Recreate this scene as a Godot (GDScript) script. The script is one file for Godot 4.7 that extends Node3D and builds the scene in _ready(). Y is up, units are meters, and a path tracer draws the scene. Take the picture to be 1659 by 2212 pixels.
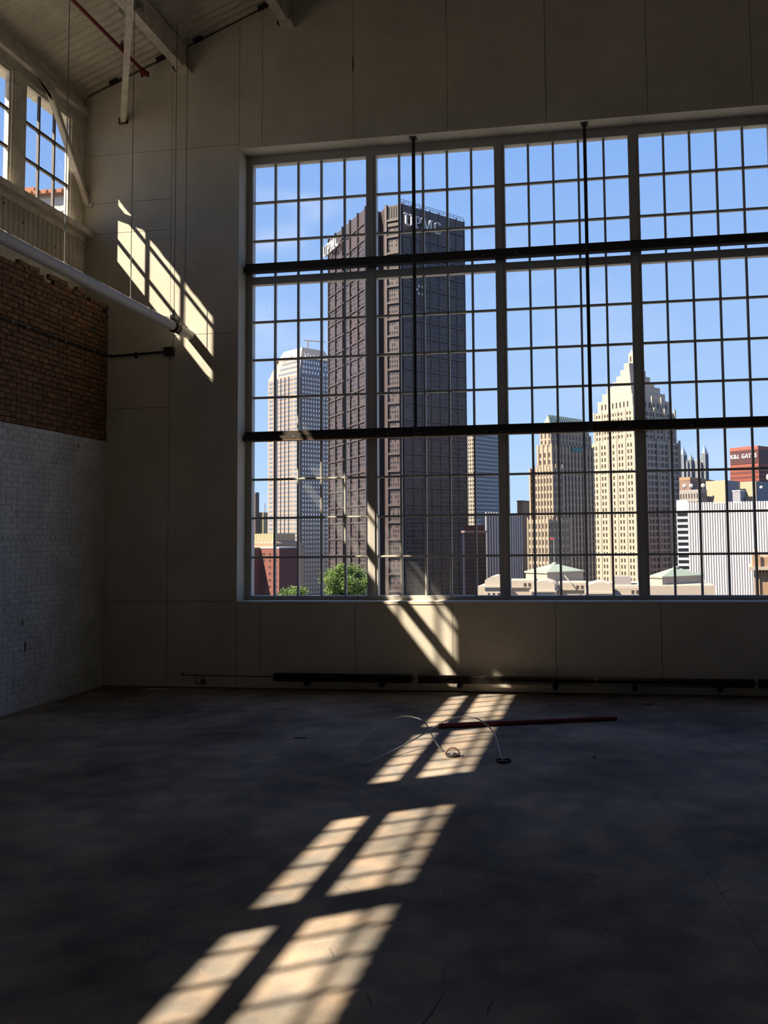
extends Node3D
# A loft room with a factory window onto a downtown skyline. Metres, y up; the window plane is z = 0, the room lies at z > 0.

const WALL_Z := 0.29        # room face of the window wall
const ROOM_BACK := 19.0
const ROOM_RIGHT := 7.1
const RIDGE_X := 0.52
const GLASS_X := -6.10      # plane of the clerestory glass
const FAR_BASE := -44.0     # street level of the far city
var rng := RandomNumberGenerator.new()
var M := {}
var used := {}

# ---------------------------------------------------------------- mesh builder
class MB:
	var v := PackedVector3Array()
	var n := PackedVector3Array()
	var ix := PackedInt32Array()
	func quad(a: Vector3, b: Vector3, c: Vector3, d: Vector3) -> void:   # counter-clockwise seen from outside
		var k := v.size()
		var nn := (b - a).cross(c - a)
		if nn.length() < 1e-12:
			nn = (c - a).cross(d - a)
		nn = nn.normalized()
		for p: Vector3 in [a, b, c, d]:
			v.append(p)
			n.append(nn)
		for i: int in [0, 2, 1, 0, 3, 2]:
			ix.append(k + i)
	func tri(a: Vector3, b: Vector3, c: Vector3) -> void:
		var k := v.size()
		var nn := (b - a).cross(c - a).normalized()
		for p: Vector3 in [a, b, c]:
			v.append(p)
			n.append(nn)
		for i: int in [0, 2, 1]:
			ix.append(k + i)
	func obox(c: Vector3, x: Vector3, y: Vector3, z: Vector3) -> void:   # centre and half axes (right-handed)
		quad(c - x - y + z, c + x - y + z, c + x + y + z, c - x + y + z)
		quad(c + x - y - z, c - x - y - z, c - x + y - z, c + x + y - z)
		quad(c + x - y + z, c + x - y - z, c + x + y - z, c + x + y + z)
		quad(c - x - y - z, c - x - y + z, c - x + y + z, c - x + y - z)
		quad(c - x + y + z, c + x + y + z, c + x + y - z, c - x + y - z)
		quad(c - x - y - z, c + x - y - z, c + x - y + z, c - x - y + z)
	func box(x0: float, x1: float, y0: float, y1: float, z0: float, z1: float) -> void:
		obox(Vector3(x0 + x1, y0 + y1, z0 + z1) / 2.0, Vector3((x1 - x0) / 2.0, 0, 0), Vector3(0, (y1 - y0) / 2.0, 0), Vector3(0, 0, (z1 - z0) / 2.0))
	func bar(a: Vector3, b: Vector3, w: float, h: float, up := Vector3.UP) -> void:   # a straight timber from a to b
		var d := (b - a).normalized()
		var s := d.cross(up).normalized()
		var t := s.cross(d)
		obox((a + b) / 2.0, s * w / 2.0, t * h / 2.0, -(d * (b - a).length() / 2.0))
	func tube(pts: PackedVector3Array, r: float, seg := 10, caps := true) -> void:
		var rings := pts.size()
		var k := v.size()
		var side := Vector3.ZERO
		for i in rings:
			var d := (pts[mini(i + 1, rings - 1)] - pts[maxi(i - 1, 0)]).normalized()
			if side == Vector3.ZERO:
				side = d.cross(Vector3.UP if absf(d.y) < 0.9 else Vector3.RIGHT).normalized()
			side = (side - d * side.dot(d)).normalized()
			var up := d.cross(side)
			for j in seg:
				var a := TAU * j / seg
				var o := side * cos(a) + up * sin(a)
				v.append(pts[i] + o * r)
				n.append(o)
		for i in rings - 1:
			for j in seg:
				var a := k + i * seg + j
				var b := k + i * seg + (j + 1) % seg
				for q: int in [a, b + seg, b, a, a + seg, b + seg]:
					ix.append(q)
		if caps:
			for e: int in [0, rings - 1]:
				var c := v.size()
				var d := (pts[0] - pts[1]).normalized() if e == 0 else (pts[rings - 1] - pts[rings - 2]).normalized()
				for j in seg:
					v.append(v[k + e * seg + j])
					n.append(d)
				for j in range(1, seg - 1):
					for q: int in ([c, c + j + 1, c + j] if e else [c, c + j, c + j + 1]):
						ix.append(q)
	func prism(p: PackedVector2Array, y0: float, y1: float) -> void:   # plan (x, z) listed so that each edge has the outside on its viewer side
		var m := p.size()
		for i in m:
			var a := p[i]
			var b := p[(i + 1) % m]
			quad(Vector3(a.x, y0, a.y), Vector3(b.x, y0, b.y), Vector3(b.x, y1, b.y), Vector3(a.x, y1, a.y))
		var t := Geometry2D.triangulate_polygon(p)
		for i in range(0, t.size(), 3):
			tri(Vector3(p[t[i]].x, y1, p[t[i]].y), Vector3(p[t[i + 1]].x, y1, p[t[i + 1]].y), Vector3(p[t[i + 2]].x, y1, p[t[i + 2]].y))
	func panel(p: PackedVector2Array, z0: float, z1: float) -> void:   # outline (x, y), counter-clockwise from the front, thickness z0..z1
		var m := p.size()
		for i in m:
			var a := p[i]
			var b := p[(i + 1) % m]
			quad(Vector3(a.x, a.y, z1), Vector3(a.x, a.y, z0), Vector3(b.x, b.y, z0), Vector3(b.x, b.y, z1))
		for i in range(1, m - 1):
			tri(Vector3(p[0].x, p[0].y, z1), Vector3(p[i].x, p[i].y, z1), Vector3(p[i + 1].x, p[i + 1].y, z1))
			tri(Vector3(p[0].x, p[0].y, z0), Vector3(p[i + 1].x, p[i + 1].y, z0), Vector3(p[i].x, p[i].y, z0))
	func ball(c: Vector3, r: Vector3, seg := 12, rings := 8) -> void:
		var k := v.size()
		for i in rings + 1:
			var t := PI * i / rings
			for j in seg:
				var a := TAU * j / seg
				var o := Vector3(sin(t) * cos(a), cos(t), sin(t) * sin(a))
				v.append(c + o * r)
				n.append((o / r).normalized())
		for i in rings:
			for j in seg:
				var a := k + i * seg + j
				var b := k + i * seg + (j + 1) % seg
				for q: int in [a, b + seg, b, a, a + seg, b + seg]:
					ix.append(q)
	func mesh() -> ArrayMesh:
		var arr := []
		arr.resize(Mesh.ARRAY_MAX)
		arr[Mesh.ARRAY_VERTEX] = v
		arr[Mesh.ARRAY_NORMAL] = n
		arr[Mesh.ARRAY_INDEX] = ix
		var m := ArrayMesh.new()
		m.add_surface_from_arrays(Mesh.PRIMITIVE_TRIANGLES, arr)
		return m

# ---------------------------------------------------------------- nodes
func numbered(called: String) -> String:
	var k: int = used.get(called, 0)
	used[called] = k + 1
	return called if k == 0 else "%s_%03d" % [called, k]

func put(called: String, mb, mat: Material, parent: Node3D = null) -> MeshInstance3D:
	var o := MeshInstance3D.new()
	o.mesh = mb.mesh() if mb is MB else mb
	o.material_override = mat
	if parent:
		o.name = called
		parent.add_child(o, true)
	else:
		o.name = numbered(called)
		add_child(o)
	return o

func tag(o: Node, label: String, category: String, group := "", kind := "") -> void:
	o.set_meta("label", label)
	o.set_meta("category", category)
	if group:
		o.set_meta("group", group)
	if kind:
		o.set_meta("kind", kind)

func thing(called: String, label: String, category: String, group := "", at := Vector3.ZERO) -> Node3D:
	var o := Node3D.new()
	o.name = numbered(called)
	add_child(o)
	o.position = at
	tag(o, label, category, group)
	return o

func struct(called: String, label: String, category: String) -> Node3D:
	var o := thing(called, label, category)
	o.set_meta("kind", "structure")
	return o

func stuff(o: Node) -> void:
	o.set_meta("kind", "stuff")

func mat(called: String, c: Color, rough := 0.8, metal := 0.0) -> StandardMaterial3D:
	var m := StandardMaterial3D.new()
	m.resource_name = called
	m.albedo_color = c
	m.roughness = rough
	m.metallic = metal
	M[called] = m
	return m

func lin(r: float, g: float, b: float) -> Color:
	return Color(r, g, b).linear_to_srgb()

func noise(kind: int, freq: float, octaves: int, s: int) -> FastNoiseLite:
	var f := FastNoiseLite.new()
	f.noise_type = kind
	f.frequency = freq
	f.fractal_octaves = octaves
	f.seed = s
	return f

# a tiling texture of blotches and speckle; each value is the surface's own tone
func grain(size: int, s: int, base: Color, blotch: float, speck: float, scratches := 0, warm := 0.0) -> ImageTexture:
	var big := noise(FastNoiseLite.TYPE_SIMPLEX, 3.0 / size, 5, s).get_seamless_image(size, size)
	var mid := noise(FastNoiseLite.TYPE_SIMPLEX, 14.0 / size, 3, s + 1).get_seamless_image(size, size)
	var im := Image.create(size, size, false, Image.FORMAT_RGB8)
	var r := RandomNumberGenerator.new()
	r.seed = s
	for y in size:
		for x in size:
			var a := big.get_pixel(x, y).r - 0.5
			var b := mid.get_pixel(x, y).r - 0.5
			var k := 1.0 + blotch * (a * 1.3 + b * 0.6) + speck * (r.randf() - 0.5)
			im.set_pixel(x, y, Color(base.r * k * (1.0 + warm * b), base.g * k, base.b * k * (1.0 - warm * b)))
	for q in scratches:
		var p := Vector2(r.randf() * size, r.randf() * size)
		var d := Vector2.from_angle(r.randf() * TAU)
		var dark := r.randf_range(0.55, 0.85) if r.randf() < 0.7 else r.randf_range(1.1, 1.25)
		for t in int(r.randf_range(3, 22)):
			d = d.rotated(r.randf_range(-0.06, 0.06))
			p += d
			var x := posmod(int(p.x), size)
			var y := posmod(int(p.y), size)
			im.set_pixel(x, y, im.get_pixel(x, y) * dark)
	return ImageTexture.create_from_image(im)

func planar(m: StandardMaterial3D, tex: Texture2D, metres: float) -> StandardMaterial3D:
	m.albedo_color = Color.WHITE
	m.albedo_texture = tex
	m.uv1_triplanar = true
	m.uv1_world_triplanar = true
	m.uv1_scale = Vector3.ONE / metres
	return m

func make_materials() -> void:
	planar(mat("concrete", Color.WHITE, 0.88), grain(1024, 11, Color(0.51, 0.475, 0.44), 0.34, 0.08, 160, 0.10), 5.3)
	M.concrete.metallic_specular = 0.25
	planar(mat("wall_paint", Color.WHITE, 0.75), grain(512, 21, Color(0.785, 0.765, 0.715), 0.06, 0.03), 3.1)
	mat("seam", lin(0.12, 0.10, 0.08), 0.95)
	planar(mat("white_brick", Color.WHITE, 0.7), grain(512, 31, Color(0.80, 0.81, 0.82), 0.12, 0.05, 60), 1.7)
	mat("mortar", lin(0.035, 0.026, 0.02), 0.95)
	planar(mat("brick_a", Color.WHITE, 0.9), grain(256, 41, Color(0.47, 0.345, 0.255), 0.35, 0.12), 0.41)
	planar(mat("brick_b", Color.WHITE, 0.9), grain(256, 42, Color(0.44, 0.32, 0.24), 0.35, 0.12), 0.43)
	planar(mat("brick_c", Color.WHITE, 0.9), grain(256, 43, Color(0.495, 0.375, 0.27), 0.35, 0.12), 0.47)
	mat("brick_dark", lin(0.10, 0.08, 0.07), 0.95)
	planar(mat("plaster", Color.WHITE, 0.85), grain(256, 51, Color(0.80, 0.78, 0.72), 0.10, 0.03), 1.3)
	planar(mat("white_timber", Color.WHITE, 0.6), grain(256, 61, Color(0.82, 0.79, 0.73), 0.14, 0.04, 40), 0.9)
	planar(mat("roof_sheet", Color.WHITE, 0.6), grain(256, 71, Color(0.80, 0.775, 0.71), 0.16, 0.03, 20), 1.9)
	mat("steel_frame", lin(0.46, 0.45, 0.42), 0.5)
	mat("sash_bar", lin(0.10, 0.085, 0.085), 0.55)
	mat("black_steel", lin(0.030, 0.024, 0.020), 0.6)
	mat("rust", lin(0.13, 0.075, 0.045), 0.8)
	mat("red_pipe", lin(0.17, 0.013, 0.017), 0.5)
	mat("white_pipe", lin(0.56, 0.53, 0.53), 0.5)
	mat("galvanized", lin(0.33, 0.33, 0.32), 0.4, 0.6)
	mat("conduit_steel", lin(0.20, 0.20, 0.19), 0.35, 0.7)
	mat("rod", lin(0.10, 0.10, 0.09), 0.5, 0.6)
	mat("dark_conduit", lin(0.016, 0.015, 0.014), 0.6)
	mat("radiator", lin(0.028, 0.022, 0.018), 0.7)
	mat("copper", lin(0.30, 0.15, 0.08), 0.5, 0.6)
	mat("litter", lin(0.55, 0.54, 0.50), 0.8)
	var g := mat("glass", Color(0.93, 0.97, 0.97, 0.05), 0.02)
	g.transparency = BaseMaterial3D.TRANSPARENCY_ALPHA
	# the city
	mat("pavement", lin(0.164, 0.158, 0.143), 0.95)
	mat("asphalt", lin(0.044, 0.047, 0.042), 0.95)
	mat("hill_green", lin(0.054, 0.063, 0.049), 0.95)
	mat("weathered_steel", lin(0.060, 0.045, 0.046), 0.5)
	mat("dark_window", lin(0.013, 0.013, 0.016), 0.25)
	mat("mirror_glass", lin(0.58, 0.58, 0.56), 0.12, 0.85)
	mat("sign_white", lin(0.535, 0.529, 0.520), 0.5)
	mat("granite_pink", lin(0.296, 0.224, 0.195), 0.7)
	mat("crown_stone", lin(0.347, 0.290, 0.234), 0.7)
	mat("limestone", lin(0.315, 0.277, 0.231), 0.85)
	mat("limestone_pale", lin(0.353, 0.315, 0.267), 0.85)
	mat("buff_stone", lin(0.290, 0.233, 0.176), 0.85)
	mat("old_window", lin(0.047, 0.038, 0.034), 0.4)
	mat("rust_window", lin(0.139, 0.063, 0.052), 0.5)
	mat("verdigris", lin(0.208, 0.258, 0.215), 0.75)
	mat("grey_clad", lin(0.328, 0.340, 0.345), 0.6)
	mat("cream_clad", lin(0.265, 0.233, 0.169), 0.7)
	mat("navy_glass", lin(0.013, 0.016, 0.031), 0.2)
	mat("pink_band", lin(0.189, 0.126, 0.130), 0.7)
	mat("stripe_white", lin(0.347, 0.359, 0.403), 0.6)
	mat("white_clad", lin(0.580, 0.567, 0.579), 0.6)
	mat("violet_gap", lin(0.214, 0.183, 0.215), 0.5)
	mat("red_clad", lin(0.265, 0.072, 0.049), 0.6)
	mat("maroon", lin(0.063, 0.022, 0.026), 0.5)
	mat("teal_sign", lin(0.025, 0.126, 0.143), 0.4)
	mat("glass_tower", lin(0.315, 0.378, 0.416), 0.2, 0.4)
	mat("brown_block", lin(0.189, 0.120, 0.098), 0.8)
	mat("grey_render", lin(0.208, 0.202, 0.202), 0.8)
	mat("blue_grey", lin(0.170, 0.183, 0.215), 0.7)
	mat("tan_render", lin(0.315, 0.258, 0.176), 0.8)
	mat("red_brick", lin(0.139, 0.049, 0.038), 0.85)
	mat("yellow_roof", lin(0.328, 0.265, 0.156), 0.7)
	mat("tan_metal", lin(0.277, 0.183, 0.124), 0.6)
	mat("sandstone", lin(0.265, 0.170, 0.104), 0.85)
	mat("tile_orange", lin(0.315, 0.120, 0.058), 0.8)
	mat("white_stucco", lin(0.391, 0.384, 0.370), 0.8)
	mat("bark", lin(0.050, 0.038, 0.029), 0.95)
	for k in 3:
		var l := mat("leaf_%d" % k, lin([0.063, 0.088, 0.113][k], [0.107, 0.145, 0.176][k], [0.02, 0.029, 0.039][k]), 0.6)
		l.backlight_enabled = true
		l.backlight = lin(0.063, 0.101, 0.013)
	mat("flag_red", lin(0.315, 0.032, 0.033), 0.8)
	mat("flag_blue", lin(0.032, 0.044, 0.182), 0.8)

# ---------------------------------------------------------------- camera, sky, sun
func make_view() -> void:
	var cam := Camera3D.new()
	cam.name = "camera"
	cam.projection = Camera3D.PROJECTION_FRUSTUM   # the lens sits a little off the middle of the frame
	cam.near = 0.05
	cam.far = 8000.0
	var f := 1945.0
	cam.size = 2212.0 / f * cam.near
	cam.frustum_offset = Vector2(-159.6, -82.2) / f * cam.near
	cam.basis = Basis(Vector3.UP, 0.158784) * Basis(Vector3.RIGHT, 0.06965) * Basis(Vector3.BACK, -0.011343)
	cam.position = Vector3(0, 1.67, 10.0)
	add_child(cam)
	cam.current = true

	var env := Environment.new()
	env.background_mode = Environment.BG_SKY
	env.tonemap_mode = Environment.TONE_MAPPER_LINEAR
	env.tonemap_exposure = 1.0
	env.sdfgi_enabled = true
	env.ssao_enabled = true
	env.ssil_enabled = true
	var sky := Sky.new()
	var pano := PanoramaSkyMaterial.new()
	pano.panorama = sky_image()
	sky.sky_material = pano
	env.sky = sky
	var we := WorldEnvironment.new()
	we.name = "world_environment"
	we.environment = env
	add_child(we)

	var sun := DirectionalLight3D.new()
	sun.name = "sun"
	sun.light_color = Color(1.0, 0.93, 0.82)
	sun.light_energy = 5.7
	sun.light_angular_distance = 0.53
	sun.shadow_enabled = true
	sun.directional_shadow_max_distance = 900.0
	add_child(sun)
	sun.look_at_from_position(Vector3(-15.6, 19.3, 10.0), Vector3.ZERO)

func sky_image() -> ImageTexture:   # a clear summer sky: deeper blue overhead, paler at the horizon, thin wisps all round
	var w := 1024
	var h := 512
	var wisp := noise(FastNoiseLite.TYPE_SIMPLEX, 1.6, 5, 5)
	var veil := noise(FastNoiseLite.TYPE_SIMPLEX, 0.9, 3, 6)
	var im := Image.create(w, h, false, Image.FORMAT_RGBF)
	for y in h:
		var e := (0.5 - (y + 0.5) / h) * PI
		var up := maxf(sin(e), 0.0)
		var t := pow(up, 0.62)
		var c := Vector3(0.66, 0.91, 1.17).lerp(Vector3(0.125, 0.345, 0.94), clampf(t * 1.25, 0, 1))
		for x in w:
			var a := TAU * (x + 0.5) / w
			var d := Vector3(cos(e) * cos(a), sin(e), cos(e) * sin(a))
			var q := Vector3(d.x, d.y * 3.4, d.z) * 1.5
			var k := clampf(wisp.get_noise_3dv(q + Vector3(veil.get_noise_3dv(q), 0, veil.get_noise_3dv(q + Vector3.ONE * 9.0)) * 0.7) * 1.5 - 0.12, 0, 1)
			k *= clampf(veil.get_noise_3dv(q * 0.6 + Vector3.ONE * 4.0) * 1.6 + 0.35, 0, 1) * 0.75
			var s := c.lerp(Vector3(0.80, 0.90, 1.12), k) if e > 0.0 else Vector3(0.20, 0.21, 0.20)
			im.set_pixel(x, y, Color(s.x, s.y, s.z))
	return ImageTexture.create_from_image(im)

func roof_y(x: float) -> float:   # underside of the roof deck
	return 7.035 + 0.395 * (minf(x, 2.0 * RIDGE_X - x) + 6.08)

# ---------------------------------------------------------------- window wall
const BAY0 := -4.029
const BAY := 1.505
const BAYS := 6
const PANE := 0.283
const EDGE := 0.269
const ROWS := [6.123, 5.669, 5.203, 4.761, 4.670, 4.225, 3.773, 3.324, 2.842, 2.361, 1.911, 1.457, 1.016]
const OPEN_L := -4.10
const OPEN_B := 0.97
const OPEN_T := 6.225

func window_wall() -> void:
	var open_r := BAY0 + BAY * BAYS - 0.118 + 0.071
	var wall := struct("wall_front", "cream panelled end wall around the huge gridded window", "wall")
	var back := MB.new()
	back.box(-6.135, OPEN_L - 0.03, -0.3, 7.0, -0.16, WALL_Z - 0.022)
	back.box(open_r + 0.03, 7.7, -0.3, 7.0, -0.16, WALL_Z - 0.022)
	back.box(OPEN_L - 0.03, open_r + 0.03, -0.3, OPEN_B - 0.03, -0.16, WALL_Z - 0.022)
	back.panel(PackedVector2Array([Vector2(OPEN_L - 0.03, OPEN_T + 0.03), Vector2(open_r + 0.03, OPEN_T + 0.03), Vector2(open_r + 0.03, 7.0), Vector2(OPEN_L - 0.03, 7.0)]), -0.16, WALL_Z - 0.022)
	back.panel(PackedVector2Array([Vector2(-6.135, 7.0), Vector2(7.175, 7.0), Vector2(RIDGE_X, roof_y(RIDGE_X) + 0.03)]), -0.16, WALL_Z - 0.022)
	put("wall_core", back, M.seam, wall)
	# boards with a thin open joint between them
	var xs := [-6.06, -4.94, OPEN_L, -3.82, -2.72, -1.63, -0.52, 0.58, 1.68, 2.78, 3.88, open_r, 6.1, 7.06]
	var cols := []
	for i in xs.size() - 1:
		cols.append([xs[i], xs[i + 1]])
	var g := 0.0025
	for c: Array in cols:
		var levels: Array
		if c[0] < -5.0:
			levels = [[0.0, 0.97], [0.97, 3.21], [3.21, 5.32], [5.32, 5.69], [5.69, 6.28], [6.28, 99.0]]
		elif c[0] < -4.2:
			levels = [[0.0, 0.97], [0.97, 4.05], [4.05, 6.28], [6.28, 99.0]]
		elif c[0] < open_r - 0.01:
			levels = [[0.0, OPEN_B], [OPEN_T, 99.0]]
		else:
			levels = [[0.0, 2.44], [2.44, 4.88], [4.88, 99.0]]
		for l: Array in levels:
			var mb := MB.new()
			var x0: float = c[0] + g
			var x1: float = c[1] - g
			var y0: float = l[0] + (0.012 if l[0] == 0.0 else g)
			if l[1] > 50.0:
				var p := PackedVector2Array([Vector2(x0, y0), Vector2(x1, y0), Vector2(x1, roof_y(x1) - 0.04)])
				if x0 < RIDGE_X and x1 > RIDGE_X:
					p.append(Vector2(RIDGE_X, roof_y(RIDGE_X) - 0.04))
				p.append(Vector2(x0, roof_y(x0) - 0.04))
				mb.panel(p, WALL_Z - 0.02, WALL_Z)
			else:
				mb.box(x0, x1, y0, l[1] - g, WALL_Z - 0.02, WALL_Z)
			put("wall_board", mb, M.wall_paint, wall)
	var slit := MB.new()
	slit.box(-2.731, -2.722, 7.03, 7.2, WALL_Z - 0.006, WALL_Z + 0.002)
	put("open_joint", slit, M.dark_conduit, wall)
	# lining of the opening
	var lin_mb := MB.new()
	lin_mb.box(OPEN_L - 0.03, OPEN_L, OPEN_B, OPEN_T, -0.16, WALL_Z - 0.001)
	put("jamb_lining", lin_mb, M.wall_paint, wall)
	lin_mb = MB.new()
	lin_mb.box(OPEN_L - 0.03, open_r + 0.03, OPEN_T, OPEN_T + 0.03, -0.16, WALL_Z - 0.001)
	put("head_lining", lin_mb, M.wall_paint, wall)
	lin_mb = MB.new()
	lin_mb.box(open_r, open_r + 0.03, OPEN_B, OPEN_T, -0.16, WALL_Z - 0.001)
	put("jamb_lining", lin_mb, M.wall_paint, wall)
	lin_mb = MB.new()
	lin_mb.box(OPEN_L, open_r, OPEN_B - 0.03, OPEN_B, -0.16, WALL_Z + 0.006)
	put("sill_board", lin_mb, M.wall_paint, wall)
	# outer frame
	var fr := struct("trim_1", "dark grey steel outer frame of the huge window", "window frame")
	var ft := MB.new()
	ft.box(OPEN_L, open_r, ROWS[0], OPEN_T, -0.05, 0.045)
	put("head_frame", ft, M.steel_frame, fr)
	var fb := MB.new()
	fb.box(OPEN_L, open_r, OPEN_B, ROWS[12], -0.05, 0.045)
	put("bottom_frame", fb, M.steel_frame, fr)
	var fl := MB.new()
	fl.box(OPEN_L, BAY0, ROWS[12], ROWS[0], -0.05, 0.045)
	put("side_frame", fl, M.steel_frame, fr)
	fl = MB.new()
	fl.box(open_r - 0.071, open_r, ROWS[12], ROWS[0], -0.05, 0.045)
	put("side_frame", fl, M.steel_frame, fr)
	var places := ["beside the cream jamb", "left of the second mullion", "between the two dark hanger pipes", "with the red tower behind it", "beyond the third mullion", "at the far jamb"]
	var pane_meshes := {}
	for b in BAYS:
		var x0 := BAY0 + BAY * b
		var x1 := x0 + 2.0 * EDGE + 3.0 * PANE
		if b < BAYS - 1:
			var ms := struct("trim_%d" % (b + 2), "wide grey steel mullion of the huge window, number %d from the brick wall" % (b + 1), "mullion")
			var mb := MB.new()
			mb.box(x1, x0 + BAY, ROWS[12], ROWS[0], -0.05, 0.04)
			put("post", mb, M.steel_frame, ms)
			mb = MB.new()
			mb.box(x1 + 0.030, x0 + BAY - 0.030, ROWS[12], ROWS[0], 0.04, 0.052)
			put("cover_strip", mb, M.steel_frame, ms)
		var w := struct("window_%d" % (b + 1), "tall steel window bay of five by eleven panes, %s" % places[b], "window")
		var xc := [x0, x0 + EDGE, x0 + EDGE + PANE, x0 + EDGE + 2 * PANE, x0 + EDGE + 3 * PANE, x1]
		var tr := MB.new()
		tr.box(x0, x1, ROWS[4], ROWS[3], -0.045, 0.036)
		put("transom", tr, M.steel_frame, w)
		tr = MB.new()
		tr.box(x0, x1, ROWS[8] - 0.03, ROWS[8] + 0.03, -0.04, 0.03)
		put("transom", tr, M.steel_frame, w)
		for j in range(1, 5):
			var mb := MB.new()
			mb.box(xc[j] - 0.0125, xc[j] + 0.0125, ROWS[12], ROWS[0], -0.022, 0.014)
			mb.box(xc[j] - 0.005, xc[j] + 0.005, ROWS[12], ROWS[0], 0.014, 0.024)
			put("vertical_glazing_bar", mb, M.steel_frame, w)
		for r: int in [1, 2, 5, 6, 7, 9, 10, 11]:
			var mb := MB.new()
			var y: float = ROWS[r]
			mb.box(x0, x1, y - 0.0125, y + 0.0125, -0.022, 0.013)
			mb.box(x0, x1, y - 0.005, y + 0.005, 0.013, 0.022)
			put("horizontal_glazing_bar", mb, M.steel_frame, w)
		for r in 12:
			if r == 3:
				continue
			for j in 5:
				var key := "%.3f_%.3f" % [xc[j + 1] - xc[j], ROWS[r] - ROWS[r + 1]]
				if not pane_meshes.has(key):
					var pm := MB.new()
					var hx: float = (xc[j + 1] - xc[j]) / 2.0
					var hy: float = (ROWS[r] - ROWS[r + 1]) / 2.0
					pm.quad(Vector3(-hx, -hy, 0), Vector3(hx, -hy, 0), Vector3(hx, hy, 0), Vector3(-hx, hy, 0))
					pane_meshes[key] = pm.mesh()
				var o := put("pane", pane_meshes[key], M.glass, w)
				o.position = Vector3((xc[j] + xc[j + 1]) / 2.0, (ROWS[r] + ROWS[r + 1]) / 2.0, -0.006)
	# dark steel girts across the window, hung from two pipes
	var girts := [[4.91, "upper black steel girt crossing the window in front of the dark tower's top storeys", 4.785], [2.915, "lower black steel girt with a rusty flange crossing the middle of the window", 2.79]]
	for gi in 2:
		var y: float = girts[gi][0]
		var t := thing("steel_girt", girts[gi][1], "beam", "steel girts across the window", Vector3(0, y, 0))
		var mb := MB.new()
		mb.box(OPEN_L + 0.005, open_r - 0.005, -0.085, 0.0, 0.055, 0.085)
		put("upright_plate", mb, M.black_steel, t)
		mb = MB.new()
		mb.box(OPEN_L + 0.005, open_r - 0.005, -0.105, -0.06, 0.085, 0.15)
		put("front_angle", mb, M.black_steel, t)
		mb = MB.new()
		mb.box(OPEN_L + 0.005, open_r - 0.005, -0.118, -0.105, 0.052, 0.15)
		put("bottom_flange", mb, M.rust if gi == 1 else M.black_steel, t)
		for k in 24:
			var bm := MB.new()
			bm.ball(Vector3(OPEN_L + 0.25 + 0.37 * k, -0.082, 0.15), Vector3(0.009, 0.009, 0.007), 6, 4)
			put("bolt_hole_dot", bm, M.galvanized if k % 3 else M.rust, t)  # small balls standing in for bright dots of light at the bolt holes
	for h: Array in [[-2.042, "left of the green-roofed tower", 6.22], [-0.105, "beside the stepped cream tower", 6.22], [1.99, "at the frame's far side", 6.22], [3.77, "near the far jamb", 6.22]]:
		var t := thing("hanger_pipe", "thin black vertical hanger pipe in front of the window, %s" % h[1], "pipe", "hanger pipes at the window", Vector3(h[0], 0, 0.196))
		var mb := MB.new()
		mb.tube(PackedVector3Array([Vector3(0, 2.80, 0), Vector3(0, 6.215, 0)]), 0.0205, 10)
		put("pipe", mb, M.black_steel, t)
		mb = MB.new()
		mb.box(-0.04, 0.04, 6.212, 6.224, -0.04, 0.04)
		put("ceiling_flange", mb, M.black_steel, t)
		for yy: float in [4.83, 2.83]:
			mb = MB.new()
			mb.box(-0.03, 0.03, yy - 0.025, yy + 0.025, -0.0455, -0.018)
			put("clip", mb, M.black_steel, t)

# ---------------------------------------------------------------- left wall, clerestory
# clerestory windows: start, panes across, width of the first and of the last pane
const CLER := [[0.588, 3, 0.258, 0.258], [1.667, 6, 0.250, 0.130], [3.455, 6, 0.1955, 0.1955], [5.277, 6, 0.2035, 0.2035], [7.597, 5, 0.222, 0.222], [9.147, 6, 0.20, 0.20], [10.98, 6, 0.20, 0.20], [12.80, 6, 0.20, 0.20], [15.1, 6, 0.20, 0.20], [16.93, 6, 0.20, 0.20]]

func cler_width(c: Array) -> float:
	return c[2] + c[3] + 0.2835 * (c[1] - 2)

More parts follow.
